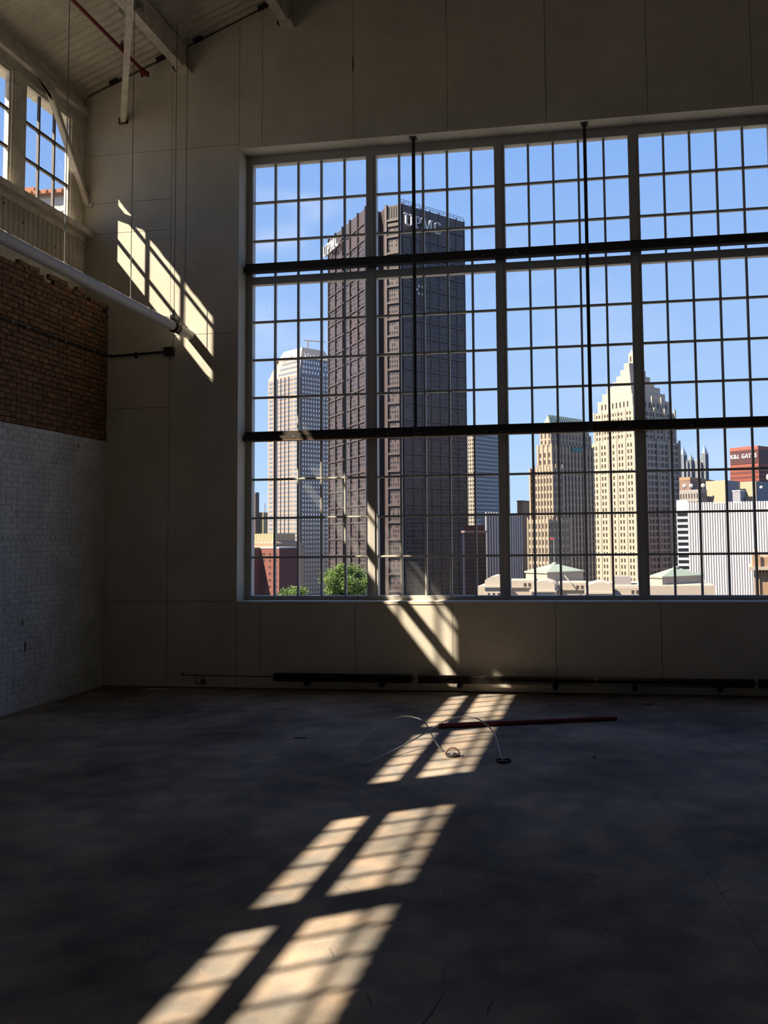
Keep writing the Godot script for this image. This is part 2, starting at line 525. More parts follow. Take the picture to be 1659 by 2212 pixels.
func brick_wall() -> void:
	var w := struct("wall_left", "brick side wall, bare brown above and painted white below", "wall")
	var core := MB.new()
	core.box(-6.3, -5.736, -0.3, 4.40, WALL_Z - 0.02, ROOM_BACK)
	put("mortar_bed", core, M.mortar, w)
	var upper := MB.new()
	upper.box(-6.35, -6.045, 4.38, 4.76, WALL_Z - 0.02, ROOM_BACK)
	put("plaster_band", upper, M.plaster, w)
	var h := 0.0577
	var y_paint := 2.836
	var shapes := {}
	for kind: Array in [["s", 0.160], ["h", 0.0755]]:
		for k in 3:
			var mb := MB.new()
			var l: float = kind[1]
			var e := 0.004
			# a brick with softened arrises: face, then four bevels
			var f := [Vector3(0, -0.0245 + e, l / 2 - e), Vector3(0, -0.0245 + e, -l / 2 + e), Vector3(0, 0.0245 - e, -l / 2 + e), Vector3(0, 0.0245 - e, l / 2 - e)]
			var q := [Vector3(-e, -0.0245, l / 2), Vector3(-e, -0.0245, -l / 2), Vector3(-e, 0.0245, -l / 2), Vector3(-e, 0.0245, l / 2)]
			var r := [Vector3(-0.05, -0.0245, l / 2), Vector3(-0.05, -0.0245, -l / 2), Vector3(-0.05, 0.0245, -l / 2), Vector3(-0.05, 0.0245, l / 2)]
			for i in 4:
				f[i].x += rng.randf_range(-0.002, 0.0)
			mb.quad(f[0], f[1], f[2], f[3])
			for i in 4:
				var j := (i + 1) % 4
				mb.quad(q[i], q[j], f[j], f[i])
				mb.quad(r[i], r[j], q[j], q[i])
			shapes[kind[0] + str(k)] = mb.mesh()
	var rows := 29
	var singles := 0
	var rest := [MB.new(), MB.new(), MB.new()]
	var all := []
	for r in range(rows - 1, -1, -1):
		var y := y_paint + (r + 0.5) * h
		var header := r % 7 == 3
		var pitch := 0.0845 if header else 0.169
		var z := WALL_Z + pitch * (0.5 if (r % 2 == 0) else 0.0) - (0.0 if header else 0.04)
		while z < 9.0:
			var keep := true
			if r >= rows - 1:   # the top course is broken off in places
				keep = (z > 1.52 and z < 1.92) or (z > 1.10 and z < 1.38) or (z > 0.80 and z < 0.96) or (z > 2.6 and fmod(z, 0.9) < 0.5)
			elif r == rows - 2:
				keep = not (z > 0.60 and z < 0.82) and not (z > 1.38 and z < 1.50)
			elif r == rows - 3:
				keep = not (z < 0.42)
			if keep and z > WALL_Z + pitch * 0.25:
				all.append([header, y, z, r])
			elif keep and not header:   # a cut brick closes the course at the corner
				all.append([true, y, WALL_Z + 0.008, r])
			z += pitch
	for a: Array in all:
		var tone := rng.randi() % 3
		var dark := rng.randf() < 0.008
		var pos := Vector3(-5.72 + rng.randf_range(-0.003, 0.003), a[1], a[2] + rng.randf_range(-0.002, 0.002))
		if singles < 300 and a[2] < 2.32:
			var o := put("brick", shapes[("h" if a[0] else "s") + str(rng.randi() % 3)], M.brick_dark if dark else [M.brick_a, M.brick_b, M.brick_c][tone], w)
			o.position = pos
			o.rotation = Vector3(rng.randf_range(-0.006, 0.006), rng.randf_range(-0.01, 0.01), 0)
			if a[3] >= rows - 1:
				o.rotation.x += rng.randf_range(-0.12, 0.12)
				o.position.y -= 0.006
			singles += 1
		else:
			var l: float = 0.0377 if a[0] else 0.080
			(rest[tone] as MB).obox(pos - Vector3(0.02, 0, 0), Vector3(0.02, 0, 0), Vector3(0, 0.0245, 0), Vector3(0, 0, l))
	for k in 3:
		stuff(put("brick_courses", rest[k], [M.brick_a, M.brick_b, M.brick_c][k], w))
	# painted brick: the same coursing under thick white paint
	var paint := MB.new()
	paint.box(-5.75, -5.7262, 0.0, y_paint - 0.004, WALL_Z, ROOM_BACK)
	var r2 := 0
	var yy := y_paint - h * 0.5 - 0.004
	while yy > 0.03:
		var header := r2 % 7 == 5
		var pitch := 0.0845 if header else 0.169
		var z := WALL_Z + pitch * 0.5 + (pitch * 0.5 if r2 % 2 else 0.0)
		while z < 9.0:
			var out := -5.7195 + rng.randf_range(-0.0025, 0.0025)
			var l := pitch / 2.0 - 0.004
			var e := 0.006
			var p := [Vector3(out, yy - 0.026 + e, z + l - e), Vector3(out, yy - 0.026 + e, z - l + e), Vector3(out, yy + 0.026 - e, z - l + e), Vector3(out, yy + 0.026 - e, z + l - e)]
			var q := [Vector3(-5.7262, yy - 0.0275, z + l), Vector3(-5.7262, yy - 0.0275, z - l), Vector3(-5.7262, yy + 0.0275, z - l), Vector3(-5.7262, yy + 0.0275, z + l)]
			paint.quad(p[0], p[1], p[2], p[3])
			for i in 4:
				paint.quad(q[i], q[(i + 1) % 4], p[(i + 1) % 4], p[i])
			z += pitch
		yy -= h
		r2 += 1
	var pb := put("painted_brick", paint, M.white_brick, w)
	stuff(pb)
	pb.set_meta("label", "white painted lower brickwork")
	for s: Array in [[2.72, 0.86, 0.012, 0.03], [0.62, 1.72, 0.02, 0.05], [0.86, 1.77, 0.012, 0.03]]:
		var chip := MB.new()
		chip.ball(Vector3(-5.7185, s[0], s[1]), Vector3(0.003, s[3], s[2]), 8, 6)
		put("chip", chip, M.brick_dark, w)

func corrugated(mb: MB, origin: Vector3, across: Vector3, along: Vector3, length: float, run: float, pitch: float, amp: float) -> void:
	# waves repeat along `across` (length metres); ridges run along `along` (run metres)
	var nrm := across.cross(along).normalized()
	var steps := int(length / pitch * 8.0)
	var k := mb.v.size()
	for i in steps + 1:
		var s := length * i / steps
		var ph := TAU * s / pitch
		var p := origin + across * s + nrm * amp * cos(ph)
		var dn := (nrm + across * (amp * TAU / pitch) * sin(ph)).normalized()
		for e in 2:
			mb.v.append(p + along * run * e)
			mb.n.append(dn)
	for i in steps:
		var a := k + 2 * i
		for q: int in [a, a + 3, a + 2, a, a + 1, a + 3]:
			mb.ix.append(q)

func clerestory() -> void:
	# sheet, sill, wall above and posts
	var cs := struct("wall_corrugated", "corrugated off-white sheet band below the clerestory sill", "wall cladding")
	var mb := MB.new()
	corrugated(mb, Vector3(-6.035, 4.74, ROOM_BACK), Vector3(0, 0, -1), Vector3(0, 1, 0), ROOM_BACK - WALL_Z, 0.50, 0.0825, 0.016)
	put("sheet", mb, M.roof_sheet, cs)
	mb = MB.new()
	mb.box(-6.35, -6.052, 4.76, 5.24, WALL_Z - 0.02, ROOM_BACK)
	put("backing", mb, M.plaster, cs)
	for s: Array in [[5.16, 1.79], [5.06, 1.47], [4.98, 0.9]]:
		mb = MB.new()
		mb.ball(Vector3(-6.022, s[0], s[1]), Vector3(0.006, 0.012, 0.012), 8, 6)
		put("screw", mb, M.dark_conduit, cs)
	var sill := struct("trim_sill", "white timber clerestory sill with a projecting lip", "window sill")
	mb = MB.new()
	mb.box(-6.02, -5.925, 5.285, 5.357, WALL_Z, ROOM_BACK)
	put("lip", mb, M.white_timber, sill)
	mb = MB.new()
	mb.box(-6.14, -6.015, 5.22, 5.357, WALL_Z - 0.02, ROOM_BACK)
	put("sill_board", mb, M.white_timber, sill)
	var head := struct("trim_plate", "white timber wall plate beam above the clerestory windows", "beam")
	mb = MB.new()
	mb.box(-6.135, -6.07, 6.78, 7.02, WALL_Z, ROOM_BACK)
	put("plate", mb, M.white_timber, head)
	mb = MB.new()
	mb.box(-6.07, -5.992, 6.78, 6.835, WALL_Z, ROOM_BACK)
	put("nosing", mb, M.white_timber, head)
	mb = MB.new()
	mb.box(-6.072, -6.045, 6.835, 6.90, WALL_Z, ROOM_BACK)
	put("cove", mb, M.white_timber, head)
	mb = MB.new()
	mb.box(-6.135, -6.06, 6.66, 6.78, WALL_Z - 0.02, ROOM_BACK)
	put("head_board", mb, M.plaster, head)
	# posts between the windows
	var edges := [WALL_Z - 0.02]
	for c: Array in CLER:
		edges.append(c[0] - 0.05)
		edges.append(c[0] + cler_width(c) + 0.05)
	edges.append(ROOM_BACK)
	var posts := struct("wall_clerestory", "painted posts between the clerestory windows", "wall")
	for i in range(0, edges.size(), 2):
		mb = MB.new()
		mb.box(-6.135, -6.045, 5.357, 6.66, edges[i], edges[i + 1])
		put("post", mb, M.white_timber, posts)
	var where := ["three panes wide beside the end wall", "six panes wide, second from the end wall", "third from the end wall", "fourth from the end wall", "five panes wide, fifth from the end wall", "sixth from the end wall", "seventh from the end wall", "eighth from the end wall", "ninth from the end wall", "tenth from the end wall"]
	for i in CLER.size():
		clerestory_window("window_%d" % (BAYS + 1 + i), "clerestory window above the brick wall, %s" % where[i], CLER[i], GLASS_X)

func clerestory_window(called: String, label: String, c: Array, gx: float) -> void:
	var z0: float = c[0]
	var n: int = c[1]
	var w := struct(called, label, "window")
	var z1 := z0 + cler_width(c)
	var y := [5.41, 5.814, 6.22, 6.617]
	var mb := MB.new()
	mb.box(gx - 0.032, gx + 0.045, y[0] - 0.053, y[3] + 0.043, z0 - 0.05, z0 - 0.022)
	mb.box(gx - 0.03, gx + 0.02, y[0] - 0.053, y[3] + 0.043, z0 - 0.022, z0)
	put("jamb", mb, M.white_timber, w)
	mb = MB.new()
	mb.box(gx - 0.032, gx + 0.045, y[0] - 0.053, y[3] + 0.043, z1 + 0.022, z1 + 0.05)
	mb.box(gx - 0.03, gx + 0.02, y[0] - 0.053, y[3] + 0.043, z1, z1 + 0.022)
	put("jamb", mb, M.white_timber, w)
	mb = MB.new()
	mb.box(gx - 0.032, gx + 0.03, y[3], y[3] + 0.043, z0, z1)
	put("head", mb, M.white_timber, w)
	mb = MB.new()
	mb.box(gx - 0.032, gx + 0.03, y[0] - 0.053, y[0], z0, z1)
	put("bottom_rail", mb, M.white_timber, w)
	var zs := [z0]
	for k in n - 1:
		zs.append(z0 + c[2] + 0.2835 * k)
	zs.append(z1)
	for k in range(1, n):
		mb = MB.new()
		mb.box(gx - 0.015, gx + 0.012, y[0], y[3], zs[k] - 0.0125, zs[k] + 0.0125)
		put("vertical_glazing_bar", mb, M.sash_bar, w)
	for k: int in [1, 2]:
		mb = MB.new()
		mb.box(gx - 0.020, gx + 0.015, y[k] - 0.0135, y[k] + 0.0135, z0, z1)
		put("horizontal_glazing_bar", mb, M.sash_bar, w)
	for r in 3:
		for k in n:
			mb = MB.new()
			mb.quad(Vector3(gx - 0.004, y[r], zs[k + 1]), Vector3(gx - 0.004, y[r], zs[k]), Vector3(gx - 0.004, y[r + 1], zs[k]), Vector3(gx - 0.004, y[r + 1], zs[k + 1]))
			put("pane", mb, M.glass, w)

# ---------------------------------------------------------------- floor, roof, the rest of the shell
func shell() -> void:
	var fl := struct("floor", "bare grey concrete floor with scuffs and hairline joints", "floor")
	var mb := MB.new()
	mb.box(-6.5, 7.8, -0.3, 0.0, -0.16, ROOM_BACK)
	put("slab", mb, M.concrete, fl)
	# saw-cut joints, filled dark and a hair below the walking surface
	for j: Array in [[Vector3(0.10, 0, 2.45), Vector3(0.62, 0, 6.4)], [Vector3(-5.29, 0, 0.80), Vector3(-4.2, 0, 0.765)], [Vector3(-1.35, 0, 3.2), Vector3(-2.3, 0, 4.35)]]:
		mb = MB.new()
		mb.bar(j[0] + Vector3(0, 0.0002, 0), j[1] + Vector3(0, 0.0002, 0), 0.0035, 0.001)
		put("joint", mb, M.seam, fl)
	var ce := struct("ceiling", "off-white corrugated roof deck sloping up to the ridge", "ceiling")
	var slope := Vector3(1, 0.395, 0).normalized()
	var run := (RIDGE_X + 6.54) * sqrt(1.0 + 0.395 * 0.395)
	mb = MB.new()
	corrugated(mb, Vector3(-6.54, roof_y(-6.54) + 0.012, WALL_Z - 0.4), Vector3(0, 0, 1), slope, ROOM_BACK + 0.4 - WALL_Z, run, 0.11, 0.011)
	put("corrugated_deck", mb, M.roof_sheet, ce)
	var slope_r := Vector3(-1, 0.395, 0).normalized()
	mb = MB.new()
	corrugated(mb, Vector3(2 * RIDGE_X + 6.54, roof_y(-6.54) + 0.012, ROOM_BACK), Vector3(0, 0, -1), slope_r, ROOM_BACK + 0.4 - WALL_Z, run, 0.11, 0.011)
	put("corrugated_deck", mb, M.roof_sheet, ce)
	for s in 2:
		mb = MB.new()
		var a := Vector3(-6.54, roof_y(-6.54) + 0.10, 0)
		var b := Vector3(RIDGE_X + 0.02, roof_y(RIDGE_X) + 0.10, 0)
		if s == 1:
			a.x = 2 * RIDGE_X - a.x
			b.x = 2 * RIDGE_X - b.x
		var d := (b - a).normalized()
		mb.obox((a + b) / 2 + Vector3(0, 0.03, (ROOM_BACK - 0.11) / 2), d * (b - a).length() / 2, Vector3(-d.y, d.x, 0) * (0.08 if s == 0 else -0.08), Vector3(0, 0, (ROOM_BACK + 0.5) / 2))
		put("roof_slab", mb, M.plaster, ce)
	var wr := struct("wall_right", "white side wall opposite the brick", "wall")
	mb = MB.new()
	mb.box(ROOM_RIGHT, 7.6, -0.3, 7.2, WALL_Z - 0.02, ROOM_BACK)
	put("masonry", mb, M.wall_paint, wr)
	var wb := struct("wall_back", "plain cream wall opposite the huge window", "wall")
	mb = MB.new()
	mb.panel(PackedVector2Array([Vector2(-6.6, -0.3), Vector2(7.7, -0.3), Vector2(7.7, 6.9), Vector2(RIDGE_X, 9.8), Vector2(-6.6, 6.9)]), ROOM_BACK, ROOM_BACK + 0.25)
	put("masonry", mb, M.wall_paint, wb)

# ---------------------------------------------------------------- things in the room
func roof_timbers() -> void:
	var names := ["white painted purlin bearing on the end wall above the red pipe", "white painted purlin higher up the slope, nearer the ridge", "white painted purlin just below the ridge", "white painted purlin on the far roof slope"]
	var at := [-4.80, -3.52, -1.6, 2.64]
	for i in 4:
		var x: float = at[i]
		var yt := roof_y(x - 0.06) - 0.012 if x < RIDGE_X else roof_y(x + 0.06) - 0.012
		var yb := yt - (0.36 if i == 1 else 0.28)
		var t := thing("purlin", names[i], "purlin", "roof purlins", Vector3(x, yb, 0))
		var mb := MB.new()
		var z0 := WALL_Z + 0.05
		mb.box(-0.055, 0.055, 0.0, yt - yb, z0, ROOM_BACK - 0.05)
		put("timber", mb, M.white_timber, t)
		mb = MB.new()
		mb.box(-0.10, 0.10, -0.03, 0.0, WALL_Z, z0 + 0.09)
		mb.box(-0.075, -0.057, -0.03, 0.10, WALL_Z, z0 + 0.09)
		put("bearing_bracket", mb, M.plaster, t)
		if i == 0:
			mb = MB.new()
			mb.box(-0.13, -0.055, 0.02, 0.08, 1.42, 1.52)
			put("strap_bracket", mb, M.galvanized, t)
			mb = MB.new()
			mb.box(0.055, 0.10, 0.05, 0.13, 1.42, 1.50)
			put("strap_hook", mb, M.galvanized, t)
	# horizontal wind brace from the end wall to a tie beam out of the picture
	var tie := thing("tie_beam", "white timber tie beam spanning between the side walls below the roof", "beam", "", Vector3(0, 6.80, 4.42))
	var tb := MB.new()
	tb.box(-5.99, ROOM_RIGHT - 0.01, -0.06, 0.12, -0.07, 0.07)
	put("timber", tb, M.white_timber, tie)
	var wb := thing("wind_brace", "white square strut running out from the end wall in front of the red pipe", "brace", "", Vector3(-5.563, 6.69, WALL_Z))
	var mb := MB.new()
	mb.bar(Vector3(0, 0, 0.012), Vector3(2.42, 0.05, 4.06), 0.062, 0.062)
	put("timber", mb, M.white_timber, wb)
	mb = MB.new()
	mb.box(-0.052, -0.036, -0.045, 0.03, 0.0, 0.03)
	mb.box(0.036, 0.052, -0.045, 0.0, 0.0, 0.03)
	mb.box(-0.052, 0.052, -0.045, -0.034, 0.0, 0.03)
	put("wall_shoe", mb, M.rust, wb)
	# knee brace at the clerestory
	var kb := thing("knee_brace", "white angle knee brace crossing the clerestory window beside the end wall", "brace", "", Vector3(-5.985, 5.70, WALL_Z))
	mb = MB.new()
	mb.bar(Vector3(0.0, 0, 0.01), Vector3(-0.0, 1.02, 0.80), 0.012, 0.052)
	mb.bar(Vector3(-0.03, -0.02, 0.02), Vector3(-0.03, 1.00, 0.82), 0.05, 0.012)
	put("angle_bar", mb, M.white_timber, kb)
	mb = MB.new()
	mb.panel(PackedVector2Array([Vector2(0.62, 0.84), Vector2(0.80, 0.96), Vector2(1.10, 1.075), Vector2(0.72, 1.075)]), -0.006, 0.006)
	var gp := put("gusset_plate", mb, M.white_timber, kb)
	gp.rotation.y = -PI / 2
	gp.position = Vector3(-0.014, 0, 0)
	mb = MB.new()
	mb.box(-0.03, 0.04, -0.05, 0.0, 0.0, 0.02)
	put("foot_plate", mb, M.white_timber, kb)
	# clips along the dark roof joint
	for x: float in [-5.69, -5.09, -4.62, -3.82, -3.1, -2.4]:
		var c := thing("roof_clip", "small dark steel clip on the joint between roof and end wall", "clip", "roof clips along the end wall", Vector3(x, roof_y(x) - 0.025, WALL_Z))
		var cm := MB.new()
		var d := Vector3(1, 0.395, 0).normalized()
		cm.obox(Vector3(0, 0.012, 0.02), d * 0.055, Vector3(-d.y, d.x, 0) * 0.016, Vector3(0, 0, 0.02))
		put("clip_body", cm, M.black_steel, c)
		cm = MB.new()
		cm.obox(Vector3(0, -0.014, 0.006), d * 0.065, Vector3(-d.y, d.x, 0) * 0.006, Vector3(0, 0, 0.006))
		put("clip_leg", cm, M.black_steel, c)

func pipes() -> void:
	# white pipe along the wall
	var px := -4.69
	var py := 4.045
	var fall := 0.0165   # the pipe falls towards the end wall
	var t := thing("white_pipe", "fat white suspended pipe running along the brick wall to the end wall", "pipe", "", Vector3(px, py, 0))
	var mb := MB.new()
	mb.tube(PackedVector3Array([Vector3(0, 0.455 * fall, 0.745), Vector3(0, 3.45 * fall, 3.74), Vector3(0, 3.6 * fall, 12.0)]), 0.0545, 20)
	put("long_run", mb, M.white_pipe, t)
	mb = MB.new()
	mb.tube(PackedVector3Array([Vector3(0, 0, WALL_Z + 0.002), Vector3(0, 0, 0.60)]), 0.0545, 20)
	put("end_stub", mb, M.white_pipe, t)
	mb = MB.new()
	mb.tube(PackedVector3Array([Vector3(0, 0, 0.59), Vector3(0, 0, 0.75)]), 0.044, 16)
	put("bare_joint", mb, M.copper, t)
	mb = MB.new()
	mb.tube(PackedVector3Array([Vector3(0, 0, 0.66), Vector3(0, 0, 0.705)]), 0.060, 16)
	mb.box(-0.045, 0.045, 0.035, 0.085, 0.64, 0.74)
	var clamp_part := put("clamp", mb, M.dark_conduit, t)
	mb = MB.new()
	mb.box(-0.028, 0.028, 0.085, 0.135, 0.655, 0.72)
	mb.tube(PackedVector3Array([Vector3(0, 0.13, 0.69), Vector3(0, 0.17, 0.69)]), 0.02, 8)
	put("junction_box", mb, M.galvanized, clamp_part)
	mb = MB.new()
	mb.tube(PackedVector3Array([Vector3(-0.03, 0.10, 0.70), Vector3(-0.09, 0.12, 0.72), Vector3(-0.11, 0.08, 0.74), Vector3(-0.06, 0.05, 0.74)]), 0.004, 6)
	put("loose_wire", mb, M.rod, clamp_part)
	for k in 9:
		mb = MB.new()
		mb.tube(PackedVector3Array([Vector3(0, minf(1.01 + k * 1.15, 3.5) * fall, 1.30 + k * 1.15), Vector3(0, minf(1.035 + k * 1.15, 3.5) * fall, 1.325 + k * 1.15)]), 0.0562, 20)
		put("joint_band", mb, M.white_pipe, t)
	var places := ["above the pipe's clamp", "beside the pipe's wall end", "over the sunlit patch's edge", "in front of the clerestory window", "further along the pipe", "near the tie beam"]
	var zs := [0.69, 0.425, 1.63, 2.77, 3.9, 5.05]
	for i in 6:
		var h := thing("hanger_rod", "thin threaded rod holding up the white pipe, %s" % places[i], "rod", "hanger rods of the white pipe", Vector3(px, 0, zs[i]))
		var top := roof_y(px) - 0.01
		mb = MB.new()
		var y0: float = py + minf(zs[i] - 0.29, 3.5) * fall + (0.17 if i == 0 else 0.054)
		mb.tube(PackedVector3Array([Vector3(0, y0, 0), Vector3(0, top, 0)]), 0.0032, 6)
		put("rod", mb, M.rod, h)
		mb = MB.new()
		mb.tube(PackedVector3Array([Vector3(0, y0, 0), Vector3(0, y0 + 0.45, 0)]), 0.005, 6)
		if i == 2 or i == 3:
			put("sleeve", mb, M.galvanized, h)
		mb = MB.new()
		mb.tube(PackedVector3Array([Vector3(0, y0 - 0.004, 0), Vector3(0, y0 + 0.02, 0)]), 0.012, 8)
		put("nut", mb, M.galvanized, h)
	# red sprinkler pipe
	t = thing("sprinkler_pipe", "dark red sprinkler pipe under the roof deck ending near the wall", "pipe", "", Vector3(-5.2, 7.155, 0))
	mb = MB.new()
	mb.tube(PackedVector3Array([Vector3(0, 0, 0.50), Vector3(0, 0, 14.0)]), 0.021, 12)
	put("pipe", mb, M.red_pipe, t)
	mb = MB.new()
	mb.tube(PackedVector3Array([Vector3(0, 0, 0.44), Vector3(0, 0, 0.54)]), 0.033, 12)
	mb.box(-0.045, 0.045, -0.03, 0.0, 0.45, 0.50)
	mb.box(-0.045, -0.033, -0.045, 0.01, 0.45, 0.48)
	mb.box(0.033, 0.045, -0.045, 0.01, 0.45, 0.48)
	put("end_fitting", mb, M.red_pipe, t)
	mb = MB.new()
	mb.tube(PackedVector3Array([Vector3(0, 0.0, 0.98), Vector3(0, 0.075, 0.98)]), 0.018, 10)
	var tee := put("upright_tee", mb, M.red_pipe, t)
	mb = MB.new()
	mb.tube(PackedVector3Array([Vector3(0, 0.075, 0.98), Vector3(0, 0.10, 0.98)]), 0.009, 8)
	mb.tube(PackedVector3Array([Vector3(0, 0.10, 0.98), Vector3(0, 0.104, 0.98)]), 0.02, 10)
	put("sprinkler_head", mb, M.galvanized, tee)
	# conduit and box
	t = thing("electrical_conduit", "dark conduit run across the brick and round onto the end wall", "conduit", "", Vector3.ZERO)
	mb = MB.new()
	mb.tube(PackedVector3Array([Vector3(-5.70, 3.838, 9.0), Vector3(-5.70, 3.838, 0.40), Vector3(-5.685, 3.835, 0.335), Vector3(-5.63, 3.835, 0.308), Vector3(-4.98, 3.858, 0.308)]), 0.0135, 8)
	put("tube", mb, M.dark_conduit, t)
	for z: float in [0.62, 1.18, 1.83, 2.07, 3.0]:
		mb = MB.new()
		mb.box(-5.716, -5.684, 3.818, 3.834, z - 0.008, z + 0.008)
		mb.ball(Vector3(-5.69, 3.85, z), Vector3(0.008, 0.008, 0.008), 8, 6)
		put("strap", mb, M.galvanized, t)
	mb = MB.new()
	mb.box(-5.36, -5.345, 3.80, 3.87, WALL_Z, 0.325)
	put("strap", mb, M.dark_conduit, t)
	t = thing("switch_box", "small square dark electrical box on the end wall below the white pipe", "electrical box", "", Vector3(-4.933, 3.855, WALL_Z))
	mb = MB.new()
	mb.box(-0.056, 0.056, -0.05, 0.05, 0.0, 0.06)
	put("body", mb, M.dark_conduit, t)
	mb = MB.new()
	mb.box(-0.05, 0.05, -0.044, 0.044, 0.06, 0.066)
	put("cover", mb, M.dark_conduit, t)
	t = thing("drop_wire", "thin dark wire looping from the pipe clamp down to the electrical box", "wire", "", Vector3.ZERO)
	mb = MB.new()
	var pts := PackedVector3Array()
	for k in 9:
		var s := k / 8.0
		pts.append(Vector3(lerpf(-4.885, -4.70, s), lerpf(3.908, 3.955, s) + 0.028 * sin(s * PI * 0.5), lerpf(0.33, 0.66, s)))
	mb.tube(pts, 0.004, 6)
	put("wire", mb, M.dark_conduit, t)

func radiators() -> void:
	var runs := [[-3.61, -2.05, "short black finned heater on the left, below the leftmost window bay"], [-1.99, -0.115, "black finned heater with the sunlit patch above it"], [-0.09, 1.49, "black finned heater beyond the sunlit floor, below the third mullion"], [1.52, 3.4, "black finned heater at the far end of the window wall"]]
	var z := 0.40
	for r: Array in runs:
		var t := thing("fin_heater", r[2], "radiator", "finned heaters along the window wall", Vector3(r[0], 0.152, z))
		var l: float = r[1] - r[0]
		var mb := MB.new()
		mb.tube(PackedVector3Array([Vector3(0, 0, 0), Vector3(l, 0, 0)]), 0.016, 8)
		var tube_part := put("tube", mb, M.radiator, t)
		var n := int(l / 0.012)
		mb = MB.new()
		for i in n:
			var x := 0.004 + i * (l - 0.008) / n
			mb.box(x - 0.0012, x + 0.0012, -0.042, 0.042, -0.042, 0.042)
		stuff(put("fins", mb, M.radiator, tube_part))
		mb = MB.new()
		mb.box(0.0, l, 0.036, 0.040, 0.036, 0.040)
		put("fin_stiffener", mb, M.radiator, t)
		mb = MB.new()
		mb.tube(PackedVector3Array([Vector3(l, 0, 0), Vector3(l + 0.02, 0, 0)]), 0.014, 8)
		put("coupling", mb, M.copper, t)
		for k: float in [0.24, 0.78]:
			mb = MB.new()
			mb.box(k * l - 0.02, k * l + 0.02, -0.075, -0.03, -WALL_Z + z - 0.22, 0.03)
			mb.tube(PackedVector3Array([Vector3(k * l, -0.062, 0.0), Vector3(k * l, -0.062, 0.03)]), 0.03, 10)
			put("bracket", mb, M.black_steel, t)
	var t := thing("heater_pipe", "thin rusty heating pipe leading to the finned heaters with a drop elbow", "pipe", "", Vector3(0, 0.155, z))
	var mb := MB.new()
	mb.tube(PackedVector3Array([Vector3(-4.72, 0.008, -0.02), Vector3(-4.70, 0.004, 0), Vector3(-3.612, 0, 0)]), 0.0075, 8)
	put("supply", mb, M.rust, t)
	mb = MB.new()
	mb.tube(PackedVector3Array([Vector3(-4.70, 0, 0), Vector3(-4.69, 0.02, 0), Vector3(-4.67, 0.024, 0)]), 0.011, 8)
	put("elbow", mb, M.rust, t)
	mb = MB.new()
	mb.tube(PackedVector3Array([Vector3(-4.54, 0.0, 0), Vector3(-4.54, -0.078, 0), Vector3(-4.50, -0.088, 0), Vector3(-4.44, -0.088, 0)]), 0.006, 8)
	put("drop", mb, M.rust, t)
	mb = MB.new()
	mb.box(-4.47, -4.42, -0.095, -0.04, -0.015, 0.015)
	mb.box(-4.452, -4.438, -0.04, -0.02, -0.008, 0.008)
	put("valve", mb, M.rust, t)

func arc(pts: Array, steps: int) -> PackedVector3Array:   # smooth curve through the points
	var c := Curve3D.new()
	for i in pts.size():
		var t: Vector3 = ((pts[mini(i + 1, pts.size() - 1)] as Vector3) - (pts[maxi(i - 1, 0)] as Vector3)) / 6.0
		c.add_point(pts[i], -t, t)
	var out := PackedVector3Array()
	for i in steps + 1:
		out.append(c.sample_baked(c.get_baked_length() * i / steps, true))
	return out

